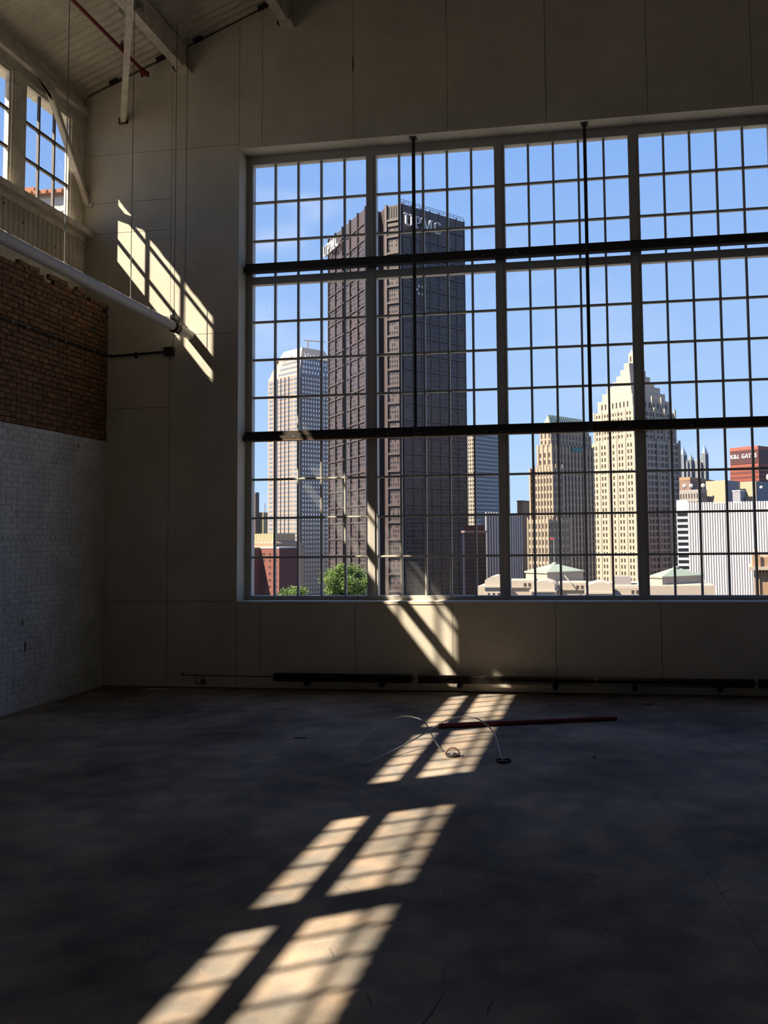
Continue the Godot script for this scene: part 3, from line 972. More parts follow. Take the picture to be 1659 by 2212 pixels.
func floor_things() -> void:
	var t := thing("red_rod", "long thin red pipe lying on the concrete across the sun patches", "pipe", "", Vector3(-1.457, 0.021, 2.112))
	var mb := MB.new()
	mb.tube(PackedVector3Array([Vector3.ZERO, Vector3(1.54, 0, -0.499)]), 0.021, 12)
	put("tube", mb, M.red_pipe, t)
	mb = MB.new()
	var d := Vector3(1.54, 0, -0.499).normalized()
	mb.tube(PackedVector3Array([-d * 0.004, d * 0.03]), 0.0245, 12)
	put("end_collar", mb, M.red_pipe, t)
	# two bent conduits with a clamp base each
	var sets := [
		["bent galvanized conduit lying on the floor, its clamp in the sun patch", Vector3(-1.17, 0, 3.08), [Vector3(-0.03, 0.012, 0.0), Vector3(-0.14, 0.03, -0.16), Vector3(-0.25, 0.07, -0.42), Vector3(-0.36, 0.14, -0.60), Vector3(-0.56, 0.165, -0.58), Vector3(-0.72, 0.10, -0.22), Vector3(-0.81, 0.012, 0.11)], true],
		["bent galvanized conduit arching over the red pipe, its clamp in the shade", Vector3(-0.764, 0, 3.21), [Vector3(-0.02, 0.012, -0.02), Vector3(-0.06, 0.04, -0.20), Vector3(-0.13, 0.10, -0.48), Vector3(-0.30, 0.165, -0.72), Vector3(-0.52, 0.165, -0.70), Vector3(-0.76, 0.07, -0.28), Vector3(-1.0, 0.012, 0.24)], false]]
	for s: Array in sets:
		t = thing("bent_conduit", s[0], "conduit", "bent conduits on the floor", s[1])
		mb = MB.new()
		mb.tube(arc(s[2], 36), 0.0052, 8)
		put("tube", mb, M.conduit_steel, t)
		mb = MB.new()
		var q := PackedVector3Array()
		for k in 13:
			var a := PI * k / 12.0
			q.append(Vector3(-0.055 * cos(a), 0.012 + 0.05 * sin(a) if s[3] else 0.012 + 0.012 * sin(a), 0.03 - 0.02 * sin(a)))
		mb.tube(q, 0.007, 6)
		put("hoop", mb, M.rust, t)
		mb = MB.new()
		mb.tube(PackedVector3Array([Vector3(0, 0.001, 0.02), Vector3(0, 0.018, 0.02)]), 0.05, 16)
		var base_part := put("base", mb, M.black_steel, t)
		mb = MB.new()
		mb.tube(PackedVector3Array([Vector3(0, 0.018, 0.02), Vector3(0, 0.030, 0.02)]), 0.016, 8)
		put("nut", mb, M.galvanized, base_part)
	# litter
	var bits := [["paper_scrap", "small pale scrap of paper in the corner by the white brick", Vector3(-5.60, 0.003, 0.72), Vector3(0.028, 0.003, 0.014)], ["paper_scrap", "tiny pale scrap of paper beside the end wall corner", Vector3(-5.52, 0.003, 0.60), Vector3(0.022, 0.002, 0.010)],
		["flat_offcut", "pale flat offcut lying at the foot of the end wall", Vector3(-4.98, 0.004, 0.42), Vector3(0.12, 0.004, 0.03)], ["dark_chip", "dark chip of debris on the floor right of the conduits", Vector3(-0.10, 0.004, 3.02), Vector3(0.012, 0.004, 0.008)], ["dark_offcut", "dark strip offcut on the floor below the left heater", Vector3(-2.55, 0.003, 2.62), Vector3(0.055, 0.003, 0.014)], ["dark_patch_plate", "small dark floor plate near the end wall beyond the sun patches", Vector3(0.40, 0.003, 0.80), Vector3(0.06, 0.002, 0.03)]]
	for bt: Array in bits:
		mb = MB.new()
		var hs: Vector3 = bt[3]
		mb.panel(PackedVector2Array([Vector2(-hs.x, -hs.z * 0.8), Vector2(hs.x * 0.8, -hs.z), Vector2(hs.x, hs.z * 0.7), Vector2(-hs.x * 0.7, hs.z)]), -hs.y + 0.0005, hs.y)
		var o := put(bt[0], mb, M.litter if (bt[0] as String).begins_with("paper") or bt[0] == "flat_offcut" else M.dark_conduit)
		o.rotation.x = -PI / 2
		o.position = bt[2]
		tag(o, bt[1], "debris", "debris on the floor")
	t = thing("thin_wire", "short curl of thin red wire on the concrete far from the window", "wire", "", Vector3(-0.62, 0.003, 6.75))
	mb = MB.new()
	mb.tube(arc([Vector3(-0.03, 0, -0.30), Vector3(-0.015, 0, -0.22), Vector3(0.0, 0, -0.10), Vector3(-0.02, 0, 0.05), Vector3(-0.06, 0, 0.2)], 16), 0.0022, 6)
	put("strand", mb, M.red_pipe, t)

# ---------------------------------------------------------------- the city
func plan(c: Vector2, phi: float, l: float, r: float) -> PackedVector2Array:   # left end, near corner, right end, back corner
	var p := deg_to_rad(phi)
	var a := Vector2(-cos(p), -sin(p)) * l
	var b := Vector2(sin(p), -cos(p)) * r
	return PackedVector2Array([c + a, c, c + b, c + a + b])

func v3(p: Vector2, y: float) -> Vector3:
	return Vector3(p.x, y, p.y)

func cells(mb: MB, a: Vector2, b: Vector2, y0: float, y1: float, cols: int, rows: int, wf: float, hf: float, proud: float, inset := 0.0) -> void:
	# one shallow box per window on the face from a (left) to b (right)
	var d := (b - a).normalized()
	var nrm := Vector3(-d.y, 0, d.x)
	var len := (b - a).length() - 2.0 * inset
	for i in cols:
		var s := inset + len * (i + 0.5) / cols
		for j in rows:
			var y := y0 + (y1 - y0) * (j + 0.5) / rows
			mb.obox(v3(a + d * s, y) + nrm * proud * 0.5, v3(d, 0) * len / cols * wf / 2.0, Vector3(0, (y1 - y0) / rows * hf / 2.0, 0), nrm * proud * 0.5)

func face_text(text: String, font_name: String, a: Vector2, b: Vector2, along: float, y: float, height: float, proud: float, m: Material, parent: Node3D, called: String, weight := 700) -> void:
	var tm := TextMesh.new()
	var sf := SystemFont.new()
	sf.font_names = PackedStringArray([font_name])
	sf.font_weight = weight
	tm.font = sf
	tm.text = text
	tm.font_size = 64
	tm.pixel_size = height / (64.0 * 0.73)
	tm.depth = proud
	tm.curve_step = 2.0
	var o := MeshInstance3D.new()
	o.name = called
	o.mesh = tm
	o.material_override = m
	parent.add_child(o, true)
	var d := (b - a).normalized()
	var nrm := Vector3(-d.y, 0, d.x)
	o.transform = Transform3D(Basis(v3(d, 0), Vector3.UP, nrm), v3(a + d * along, y) + nrm * proud)

func steel_tower() -> void:
	var t := thing("steel_tower", "tall dark weathered-steel skyscraper with white rooftop lettering", "skyscraper")
	var L := Vector2(-178.2, -566.7)
	var Lr := Vector2(-137.6, -512.0)
	var A := Vector2(-131.6, -521.5)
	var C1 := Vector2(-126.4, -513.0)
	var C2 := Vector2(-116.0, -510.2)
	var R := Vector2(-84.0, -549.0)
	var top := 203.0
	var mb := MB.new()
	mb.prism(PackedVector2Array([L, Lr, A, C1, C2, R, Vector2(-96, -590), Vector2(-165, -596)]), FAR_BASE, top)
	put("core", mb, M.weathered_steel, t)
	var pitch := 10.15
	var nrows := 24
	# sun-side face: five bays of stacked panels between exposed columns
	var faces := [[L, Lr, 5, M.weathered_steel, M.weathered_steel, M.weathered_steel], [C2, R, 7, M.weathered_steel, M.weathered_steel, M.weathered_steel]]
	for fi in 2:
		var a: Vector2 = faces[fi][0]
		var b: Vector2 = faces[fi][1]
		var bays: int = faces[fi][2]
		var d := (b - a).normalized()
		var nrm := Vector3(-d.y, 0, d.x)
		var w := (b - a).length() / bays
		for i in bays + 1:
			mb = MB.new()
			mb.obox(v3(a + d * (w * i + (0.45 if i == 0 else (-0.45 if i == bays else 0.0))), (FAR_BASE + top + 0.6) / 2) + nrm * 0.9, v3(d, 0) * (0.55 if fi == 0 else 0.35), Vector3(0, (top + 0.6 - FAR_BASE) / 2, 0), nrm * (0.9 if fi == 0 else 0.3))
			put("column", mb, faces[fi][5], t)
		var pm := MB.new()
		pm.obox(nrm * 0.5 + Vector3(0, pitch * 0.02, 0), v3(d, 0) * (w * 0.42), Vector3(0, pitch * 0.455, 0), nrm * 0.4)
		pm.obox(nrm * 0.7 + Vector3(0, -pitch * 0.43, 0), v3(d, 0) * (w * 0.44), Vector3(0, pitch * 0.05, 0), nrm * (0.7 if fi == 0 else 0.3))
		var panel := pm.mesh()
		var sm := MB.new()
		for j in nrows:
			var y := top - pitch * (j + 0.5)
			for i in bays:
				var o := put("facade_panel", panel, faces[fi][3], t)
				o.position = v3(a + d * w * (i + 0.5), y)
				sm.obox(v3(a + d * w * (i + 0.5), y - pitch * 0.43) + nrm * (1.42 if fi == 0 else 1.02), v3(d, 0) * w * 0.44, Vector3(0, pitch * (0.045 if fi == 0 else 0.02), 0), nrm * 0.05)
		stuff(put("spandrel_edges", sm, faces[fi][4], t))
		var wm := MB.new()
		for j in nrows:
			var y := top - pitch * (j + 0.5)
			for i in bays:
				for q in 3:
					for k in (5 if fi == 0 else 5):
						if rng.randf() < 0.75 and j > 1:
							wm.obox(v3(a + d * w * (i + 0.14 + 0.18 * k), y - pitch * 0.26 + pitch * 0.29 * q) + nrm * 0.95, v3(d, 0) * w * 0.045, Vector3(0, pitch * 0.075, 0), nrm * 0.03)
		stuff(put("windows", wm, M.dark_window, t))
	# the light corner pier between the two faces
	var d2 := (C2 - C1).normalized()
	var n2 := Vector3(-d2.y, 0, d2.x)
	var lw := (C2 - C1).length()
	for s: float in [0.06, 0.97]:
		mb = MB.new()
		mb.obox(v3(C1 + d2 * lw * s, (FAR_BASE + top) / 2) + n2 * 0.7, v3(d2, 0) * (0.7 if s < 0.5 else 0.35), Vector3(0, (top - FAR_BASE) / 2 + 0.5, 0), n2 * 0.9)
		put("corner_column", mb, M.weathered_steel, t)
	for j in nrows:
		var y := top - pitch * (j + 0.5)
		if j == 1:
			mb = MB.new()
			mb.obox(v3(C1 + d2 * lw * 0.55, y + pitch * 0.28) + n2 * 0.5, v3(d2, 0) * lw * 0.40, Vector3(0, pitch * 0.1, 0), n2 * 0.5)
			put("corner_panel", mb, M.weathered_steel, t)
			mb = MB.new()
			mb.obox(v3(C1 + d2 * lw * 0.55, y - pitch * 0.2) + n2 * 0.3, v3(d2, 0) * lw * 0.40, Vector3(0, pitch * 0.26, 0), n2 * 0.3)
			put("corner_panel", mb, M.weathered_steel, t)
		else:
			mb = MB.new()
			mb.obox(v3(C1 + d2 * lw * 0.55, y + pitch * 0.03) + n2 * 0.3, v3(d2, 0) * lw * 0.40, Vector3(0, pitch * 0.43, 0), n2 * 0.3)
			put("corner_panel", mb, M.weathered_steel, t)
		mb = MB.new()
		mb.obox(v3(C1 + d2 * lw * 0.55, y - pitch * 0.45) + n2 * 0.75, v3(d2, 0) * lw * 0.41, Vector3(0, pitch * 0.06, 0), n2 * 0.75)
		put("corner_spandrel", mb, M.weathered_steel, t)
	var cw := MB.new()
	for j in nrows:
		var y := top - pitch * (j + 0.5)
		for k in 5:
			var x := C1 + d2 * lw * (0.26 + 0.145 * k)
			if j == 0:
				cw.obox(v3(x, y + pitch * 0.06) + n2 * 0.66, v3(d2, 0) * 0.30, Vector3(0, pitch * 0.34, 0), n2 * 0.08)
			else:
				for q in 3:
					if rng.randf() < 0.8:
						cw.obox(v3(x, y - pitch * 0.24 + pitch * 0.28 * q) + n2 * 0.66, v3(d2, 0) * 0.26, Vector3(0, pitch * 0.075, 0), n2 * 0.06)
	stuff(put("corner_windows", cw, M.dark_window, t))
	# roof rail and letters
	mb = MB.new()
	for i in 19:
		mb.obox(v3(C2.lerp(R, i / 18.0), top + 1.4) + Vector3(0, 0, 0.5), Vector3(0.09, 0, 0), Vector3(0, 1.3, 0), Vector3(0, 0, 0.09))
	for yy: float in [1.4, 2.6]:
		mb.bar(v3(C2, top + yy) + Vector3(0, 0, 0.5), v3(R, top + yy) + Vector3(0, 0, 0.5), 0.2, 0.2)
	put("roof_rail", mb, M.weathered_steel, t)
	face_text("UPMC", "Droid Serif", C2, R, 13.4, top - 10.6, 7.3, 1.2, M.sign_white, t, "roof_lettering", 500)
	(t.get_node("roof_lettering") as MeshInstance3D).position += Vector3(0.77, 0, 0.63) * 2.4
	face_text("UPMC", "Droid Serif", L, Lr, 12.5, top - 8.6, 7.4, 1.2, M.sign_white, t, "side_lettering", 700)
	(t.get_node("side_lettering") as MeshInstance3D).position += Vector3(-0.80, 0, 0.595) * 2.6
	# round emblem half way up the shaded face
	var dd := (R - C2).normalized()
	var nn := Vector3(-dd.y, 0, dd.x)
	for k in 6:
		var a0 := TAU * k / 6.0
		mb = MB.new()
		mb.obox(v3(C2 + dd * 12.5, 151.5) + nn * 2.3 + (v3(dd, 0) * cos(a0) + Vector3.UP * sin(a0)) * 2.6, v3(dd, 0) * 0.5, Vector3(0, 0.7, 0), nn * 0.2)
		put("emblem_mark", mb, M.sign_white, t)

func simple_tower(called: String, label: String, c: Vector2, phi: float, l: float, r: float, y1: float, m: Material, y0 := FAR_BASE) -> Array:
	var t := thing(called, label, "building")
	var p := plan(c, phi, l, r)
	var mb := MB.new()
	mb.prism(p, y0, y1)
	put("body", mb, m, t)
	return [t, p]

func add_tier(t: Node3D, called: String, c: Vector2, phi: float, l: float, r: float, y0: float, y1: float, m: Material) -> PackedVector2Array:
	var p := plan(c, phi, l, r)
	var mb := MB.new()
	mb.prism(p, y0, y1)
	put(called, mb, m, t)
	return p

func inset(p: PackedVector2Array, d: float) -> PackedVector2Array:
	var e := (p[0] - p[1]).normalized()
	var f := (p[2] - p[1]).normalized()
	return PackedVector2Array([p[0] + (-e + f) * d, p[1] + (e + f) * d, p[2] + (e - f) * d, p[3] + (-e - f) * d])

func frustum(mb: MB, p: PackedVector2Array, q: PackedVector2Array, y0: float, y1: float) -> void:
	for i in 4:
		var j := (i + 1) % 4
		mb.quad(v3(p[i], y0), v3(p[j], y0), v3(q[j], y1), v3(q[i], y1))
	mb.quad(v3(q[0], y1), v3(q[1], y1), v3(q[2], y1), v3(q[3], y1))

func ribs(mb: MB, a: Vector2, b: Vector2, y0: float, y1: float, count: int, w: float, proud: float) -> void:
	var d := (b - a).normalized()
	var nrm := Vector3(-d.y, 0, d.x)
	for i in count + 1:
		mb.obox(v3(a.lerp(b, float(i) / count), (y0 + y1) / 2) + nrm * proud / 2, v3(d, 0) * w / 2, Vector3(0, (y1 - y0) / 2, 0), nrm * proud / 2)

func city() -> void:
	# ground and far hills
	var g := struct("ground", "dark ground falling away to the city", "ground")
	var mb := MB.new()
	var prof := [Vector2(-1.0, -9.0), Vector2(-62, -9.5), Vector2(-118, -30), Vector2(-180, FAR_BASE), Vector2(-3200, FAR_BASE)]
	for i in range(1, prof.size() - 1):
		mb.quad(Vector3(-2600, prof[i].y, prof[i].x), Vector3(2600, prof[i].y, prof[i].x), Vector3(2600, prof[i + 1].y, prof[i + 1].x), Vector3(-2600, prof[i + 1].y, prof[i + 1].x))
	put("surface", mb, M.asphalt, g)
	mb = MB.new()
	mb.quad(Vector3(-300, -9.5, 400), Vector3(300, -9.5, 400), Vector3(300, -9.5, -62), Vector3(-300, -9.5, -62))
	put("unseen_bounce_ground", mb, M.pavement, g)  # unseen pale ground, added to bounce sunlight up into the room
	var hill := MB.new()
	var hn := noise(FastNoiseLite.TYPE_SIMPLEX, 0.0015, 3, 8)
	var prev := []
	for i in 61:
		var x := -2600.0 + 5200.0 * i / 60
		var hgt := (46.0 if x < -500.0 else 26.0) + 22.0 * hn.get_noise_1d(x)
		var cur := [Vector3(x, FAR_BASE, -1500), Vector3(x, hgt * 0.55, -1750), Vector3(x, hgt, -2100), Vector3(x, FAR_BASE, -2600)]
		if prev:
			for k in 3:
				hill.quad(prev[k], cur[k], cur[k + 1], prev[k + 1])
		prev = cur
	var ho := put("far_hills", hill, M.hill_green)
	tag(ho, "low green hills on the horizon beyond the towers", "hill", "", "structure")
	# houses on the hill side at the far left
	var hr := RandomNumberGenerator.new()
	hr.seed = 77
	for k in 22:
		var p := Vector2(-640 + (k % 11) * 13.0 + hr.randf_range(0, 2), -1450 - 34.0 * floorf(k / 11.0) - hr.randf_range(0, 8))
		var y := -30.0 + 20.0 * floorf(k / 11.0) + hr.randf_range(0, 16)
		var o := thing("hill_house", "small house on the far slope left of the pink tower", "house", "houses on the far slope", v3(p, y - 14))
		mb = MB.new()
		var w := hr.randf_range(2.5, 5)
		mb.box(-w, w, 0, 18, -5, 5)
		put("wall", mb, [M.white_stucco, M.grey_render, M.brown_block, M.white_clad][k % 4], o)
		mb = MB.new()
		mb.panel(PackedVector2Array([Vector2(-w - 0.5, 18), Vector2(w + 0.5, 18), Vector2(0, 21)]), -5.4, 5.4)
		put("roof", mb, [M.hill_green, M.maroon, M.grey_render][k % 3], o)
	var sl := simple_tower("brown_slab_block", "thin dark brown apartment slab on the horizon at the window's edge", Vector2(-480, -1190), 40, 14, 6, 67, M.brown_block)
	mb = MB.new()
	cells(mb, sl[1][0], sl[1][1], 0, 65, 4, 16, 0.5, 0.5, 0.3)
	cells(mb, sl[1][1], sl[1][2], 0, 65, 2, 16, 0.5, 0.5, 0.3)
	stuff(put("windows", mb, M.old_window, sl[0]))
	var yb := simple_tower("pale_hill_block", "pale yellow block on the horizon left of the pink tower", Vector2(-470, -1195), 20, 16, 10, 39, M.yellow_roof)
	mb = MB.new()
	mb.tube(PackedVector3Array([Vector3(-468, 39, -1196), Vector3(-468, 52, -1196)]), 0.5, 6)
	put("mast", mb, M.brown_block, yb[0])

	steel_tower()

	# pink granite tower with a mansard crown
	var t: Node3D = thing("pink_tower", "slim pink granite office tower with a pale mansard crown left of the dark tower", "skyscraper")
	var p := add_tier(t, "shaft", Vector2(-242.4, -690), 35, 45, 42, FAR_BASE, 136, M.granite_pink)
	var q := inset(p, 5.5)
	var q2 := inset(p, 9.5)
	mb = MB.new()
	frustum(mb, p, q, 136, 152)
	put("mansard", mb, M.granite_pink, t)
	mb = MB.new()
	frustum(mb, inset(p, 5.2), q2, 152, 161)
	put("crown", mb, M.crown_stone, t)
	mb = MB.new()
	cells(mb, p[0].lerp(p[1], 0.30), p[0].lerp(p[1], 0.80), FAR_BASE, 135, 8, 48, 0.55, 0.52, 0.25)
	cells(mb, p[0].lerp(p[1], 0.82), p[0].lerp(p[1], 0.97), FAR_BASE, 135, 1, 48, 0.85, 0.52, 0.25)
	cells(mb, p[0].lerp(p[1], 0.02), p[0].lerp(p[1], 0.18), FAR_BASE, 135, 1, 48, 0.72, 0.52, 0.25)
	stuff(put("sun_side_windows", mb, M.mirror_glass, t))
	mb = MB.new()
	cells(mb, p[1], p[2], FAR_BASE, 135, 14, 48, 0.42, 0.50, 0.25, 2.0)
	stuff(put("windows", mb, M.mirror_glass, t))
	mb = MB.new()
	for k in 3:
		var y := 138.5 + k * 4.6
		var f0 := inset(p, 5.5 * (y - 136) / 16.0)
		cells(mb, f0[0].lerp(f0[1], 0.3), f0[0].lerp(f0[1], 0.97), y - 1.4, y + 1.4, 9, 1, 0.6, 0.9, 0.35)
		cells(mb, f0[1], f0[2], y - 1.4, y + 1.4, 12, 1, 0.5, 0.9, 0.35, 2.0)
	stuff(put("mansard_windows", mb, M.mirror_glass, t))
	for s: float in [0.24, 0.30, 0.42, 0.545, 0.67]:
		mb = MB.new()
		ribs(mb, p[0].lerp(p[1], s), p[0].lerp(p[1], s + 0.0001), FAR_BASE, 136, 1, 0.55 if s > 0.25 else 1.1, 0.4)
		put("dark_pilaster", mb, M.old_window, t)
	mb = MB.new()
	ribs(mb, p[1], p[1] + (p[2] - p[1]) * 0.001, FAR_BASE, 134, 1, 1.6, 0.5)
	put("corner_shade_strip", mb, M.old_window, t)  # proud dark strip, its colour standing for the shade of a corner recess
	face_text("BNY", "Droid Serif", q[0], q[1], 15, 153.5, 4.5, 0.5, M.white_clad, t, "crown_lettering")
	face_text("MELLON", "Droid Serif", q[1], q[2], 16, 153.5, 4.2, 0.5, M.sign_white, t, "crown_lettering")
	mb = MB.new()
	mb.bar(Vector3(-243, 167, -704), Vector3(-226, 165.6, -708), 0.8, 0.8)
	mb.bar(Vector3(-240, 160, -704), Vector3(-240, 167, -704), 0.9, 0.9, Vector3.RIGHT)
	put("roof_davit", mb, M.grey_render, t)
	mb = MB.new()
	mb.ball(v3(q[0], 152.5), Vector3(2.2, 2.8, 2.2), 10, 8)
	put("roof_dish", mb, M.tile_orange, t)

	# grey tower right of the dark one
	var a := simple_tower("grey_grid_tower", "pale grey gridded office tower rising just right of the dark tower", Vector2(-127.0, -890), 30, 14.5, 42.6, 108, M.grey_clad)
	mb = MB.new()
	cells(mb, a[1][1], a[1][2], FAR_BASE, 106, 15, 36, 0.45, 0.48, 0.3)
	stuff(put("windows", mb, M.navy_glass, a[0]))
	mb = MB.new()
	ribs(mb, a[1][0], a[1][1], FAR_BASE, 108, 5, 1.1, 0.5)
	stuff(put("ribs", mb, M.cream_clad, a[0]))
	mb = MB.new()
	cells(mb, a[1][0], a[1][1], FAR_BASE, 106, 5, 36, 0.5, 0.45, 0.3)
	stuff(put("side_windows", mb, M.old_window, a[0]))

	a = simple_tower("navy_block", "low navy glass block with a pink roof band at the dark tower's foot", Vector2(-66.0, -420), 28, 1.2, 18, 3.6, M.navy_glass)
	mb = MB.new()
	mb.prism(inset(a[1], -0.4), 3.6, 4.6)
	put("pink_band", mb, M.pink_band, a[0])
	mb = MB.new()
	mb.prism(inset(a[1], 0.6), 4.6, 7.2)
	put("roof_storey", mb, M.maroon, a[0])
	mb = MB.new()
	cells(mb, a[1][1], a[1][2], FAR_BASE, 3, 16, 24, 0.22, 0.5, 0.12)
	stuff(put("window_bars", mb, M.dark_window, a[0]))

	a = simple_tower("striped_block", "blue-and-white vertically striped office block between two stone towers", Vector2(-60.6, -460), 12, 3, 62, 14.4, M.navy_glass)
	mb = MB.new()
	ribs(mb, a[1][1], a[1][2], FAR_BASE, 14.6, 14, 2.2, 0.5)
	stuff(put("white_fins", mb, M.stripe_white, a[0]))
	a = simple_tower("brown_roof_block", "small plain brown block showing above the striped office block", Vector2(-52.6, -590), 20, 4, 30, 24.8, M.sandstone)
	mb = MB.new()
	mb.prism(inset(a[1], -0.3), 24.8, 25.4)
	put("coping", mb, M.brown_block, a[0])

	# stone tower with a copper roof
	t = thing("copper_roof_tower", "buff stone tower with vertical piers and a green copper roof", "skyscraper")
	p = add_tier(t, "main_tower", Vector2(-23.4, -420), 35, 8.2, 33, FAR_BASE, 44.3, M.buff_stone)
	q = inset(p, 0.6)
	mb = MB.new()
	mb.prism(q, 44.3, 51.5)
	put("upper_tower", mb, M.buff_stone, t)
	var qa := inset(p, 1.0)
	mb = MB.new()
	mb.prism(qa, 51.5, 53.0)
	put("attic", mb, M.buff_stone, t)
	mb = MB.new()
	var ridge_a := v3((qa[0] + qa[1]) / 2 + (qa[2] - qa[1]) * 0.06, 60.2)
	var ridge_b := v3((qa[2] + qa[3]) / 2 - (qa[2] - qa[1]) * 0.06, 60.2)
	mb.quad(v3(qa[1], 53), v3(qa[2], 53), ridge_b, ridge_a)
	mb.quad(v3(qa[3], 53), v3(qa[0], 53), ridge_a, ridge_b)
	mb.tri(v3(qa[0], 53), v3(qa[1], 53), ridge_a)
	mb.tri(v3(qa[2], 53), v3(qa[3], 53), ridge_b)
	put("copper_roof", mb, M.verdigris, t)
	mb = MB.new()
	for i in 16:
		mb.bar(v3(qa[1].lerp(qa[2], (i + 0.5) / 16), 53.1), ridge_a.lerp(ridge_b, (i + 0.5) / 16) + Vector3(0, 0.08, 0), 0.16, 0.16)
	stuff(put("roof_seams", mb, M.verdigris, t))
	mb = MB.new()
	ribs(mb, p[1], p[2], FAR_BASE, 45.6, 12, 1.25, 0.55)
	ribs(mb, p[0], p[1], FAR_BASE, 45.6, 3, 1.1, 0.45)
	ribs(mb, q[1], q[2], 44.3, 51.5, 12, 1.25, 0.2)
	stuff(put("piers", mb, M.buff_stone, t))
	mb = MB.new()
	cells(mb, p[1], p[2], FAR_BASE, 41.5, 12, 24, 0.5, 0.68, 0.15)
	cells(mb, q[1], q[2], 44.8, 51.2, 12, 2, 0.42, 0.75, 0.1)
	cells(mb, p[0], p[1], FAR_BASE, 42, 3, 25, 0.35, 0.6, 0.12)
	cells(mb, q[0], q[1], 44.8, 51.2, 3, 2, 0.35, 0.7, 0.1)
	var tier2 := add_tier(t, "second_tier", Vector2(-22.6, -409), 35, 10.7, 7.5, FAR_BASE, 33.8, M.buff_stone)
	cells(mb, tier2[0], tier2[1], FAR_BASE, 32.5, 6, 22, 0.35, 0.62, 0.12)
	cells(mb, tier2[1], tier2[2], FAR_BASE, 32.5, 3, 22, 0.42, 0.62, 0.12)
	var tier3 := add_tier(t, "third_tier", Vector2(-24.6, -402), 35, 11.9, 16.1, FAR_BASE, 9.2, M.buff_stone)
	cells(mb, tier3[0], tier3[1], FAR_BASE, 8, 6, 14, 0.35, 0.62, 0.12)
	cells(mb, tier3[1], tier3[2], FAR_BASE, 8, 5, 14, 0.42, 0.62, 0.12)
	stuff(put("windows", mb, M.old_window, t))
	mb = MB.new()
	ribs(mb, tier2[0], tier2[1], FAR_BASE, 35.0, 6, 0.6, 0.35)
	ribs(mb, tier2[1], tier2[2], FAR_BASE, 35.0, 3, 0.7, 0.35)
	ribs(mb, tier3[0], tier3[1], FAR_BASE, 10.2, 6, 0.6, 0.35)
	ribs(mb, tier3[1], tier3[2], FAR_BASE, 10.2, 5, 0.7, 0.35)
	stuff(put("lower_piers", mb, M.buff_stone, t))
	var dk := (p[2] - p[1]).normalized()
	var nk := Vector3(-dk.y, 0, dk.x)
	mb = MB.new()
	mb.obox(v3(p[1] + dk * 19.5, 43.6) + nk * 0.75, v3(dk, 0) * 4.4, Vector3(0, 0.95, 0), nk * 0.15)
	put("teal_sign", mb, M.teal_sign, t)
	a = simple_tower("buff_annex", "narrow buff annex at the left flank of the copper-roofed tower", Vector2(-34.6, -430), 35, 0.8, 7, 34.6, M.buff_stone)
	mb = MB.new()
	cells(mb, a[1][1], a[1][2], FAR_BASE, 33, 3, 24, 0.4, 0.6, 0.12)
	stuff(put("windows", mb, M.old_window, a[0]))

	stepped_tower()

	# glass towers with spires
	t = thing("glass_spire_tower", "distant glass tower cluster with pointed spires behind the stepped tower", "skyscraper")
	for s: Array in [[79.0, 6.5, 79.5, 86.5], [86.0, 5.0, 74, 80], [92.0, 8.0, 73, 74.5], [99.4, 6.0, 80, 88], [82.5, 9.0, 72.5, 73.5], [95.0, 6.0, 71.5, 73.5]]:
		var cx: float = s[0]
		var hw: float = s[1] / 2.0
		p = plan(Vector2(cx, -888), 45, hw * 1.41, hw * 1.41)
		mb = MB.new()
		mb.prism(p, FAR_BASE, s[2])
		frustum(mb, p, inset(p, hw * 0.62), s[2], s[3])
		put("tower", mb, M.glass_tower, t)
		mb = MB.new()
		ribs(mb, p[0], p[1], FAR_BASE, s[2], 3, 0.5, 0.4)
		ribs(mb, p[1], p[2], FAR_BASE, s[2], 3, 0.5, 0.4)
		for k in 4:
			var e := inset(p, 0.5)[k]
			frustum(mb, plan(e + Vector2(0, 0.5), 45, 0.8, 0.8), plan(e + Vector2(0, 0.1), 45, 0.08, 0.08), s[2], s[2] + 3.2)
		stuff(put("glass_fins", mb, M.blue_grey, t))

	# red tower with white lettering
	t = thing("red_tower", "orange-red office tower with white lettering beyond the white building", "skyscraper")
	p = add_tier(t, "body", Vector2(126.1, -750), 40, 26, 34, FAR_BASE, 73, M.red_clad)
	mb = MB.new()
	cells(mb, p[0], p[1], 58.5, 70.5, 1, 1, 0.97, 0.96, 0.3)
	cells(mb, p[1], p[2], 58.5, 70.5, 1, 1, 0.97, 0.96, 0.3)
	put("sign_panel", mb, M.maroon, t)
	mb = MB.new()
	cells(mb, p[0], p[1], FAR_BASE, 57.5, 1, 26, 0.97, 0.48, 0.2)
	cells(mb, p[1], p[2], FAR_BASE, 57.5, 12, 26, 0.8, 0.6, 0.2)
	stuff(put("window_bands", mb, M.maroon, t))
	mb = MB.new()
	ribs(mb, p[0], p[1], FAR_BASE, 57.5, 24, 0.25, 0.28)
	stuff(put("mullions", mb, M.red_clad, t))
	face_text("K&L GATES", "Droid Sans", p[0], p[1], 12.9, 65.2, 3.5, 0.5, M.sign_white, t, "lettering")

	white_blocks()
	stone_hall()
	left_bricks()
	trees()
	neighbour()

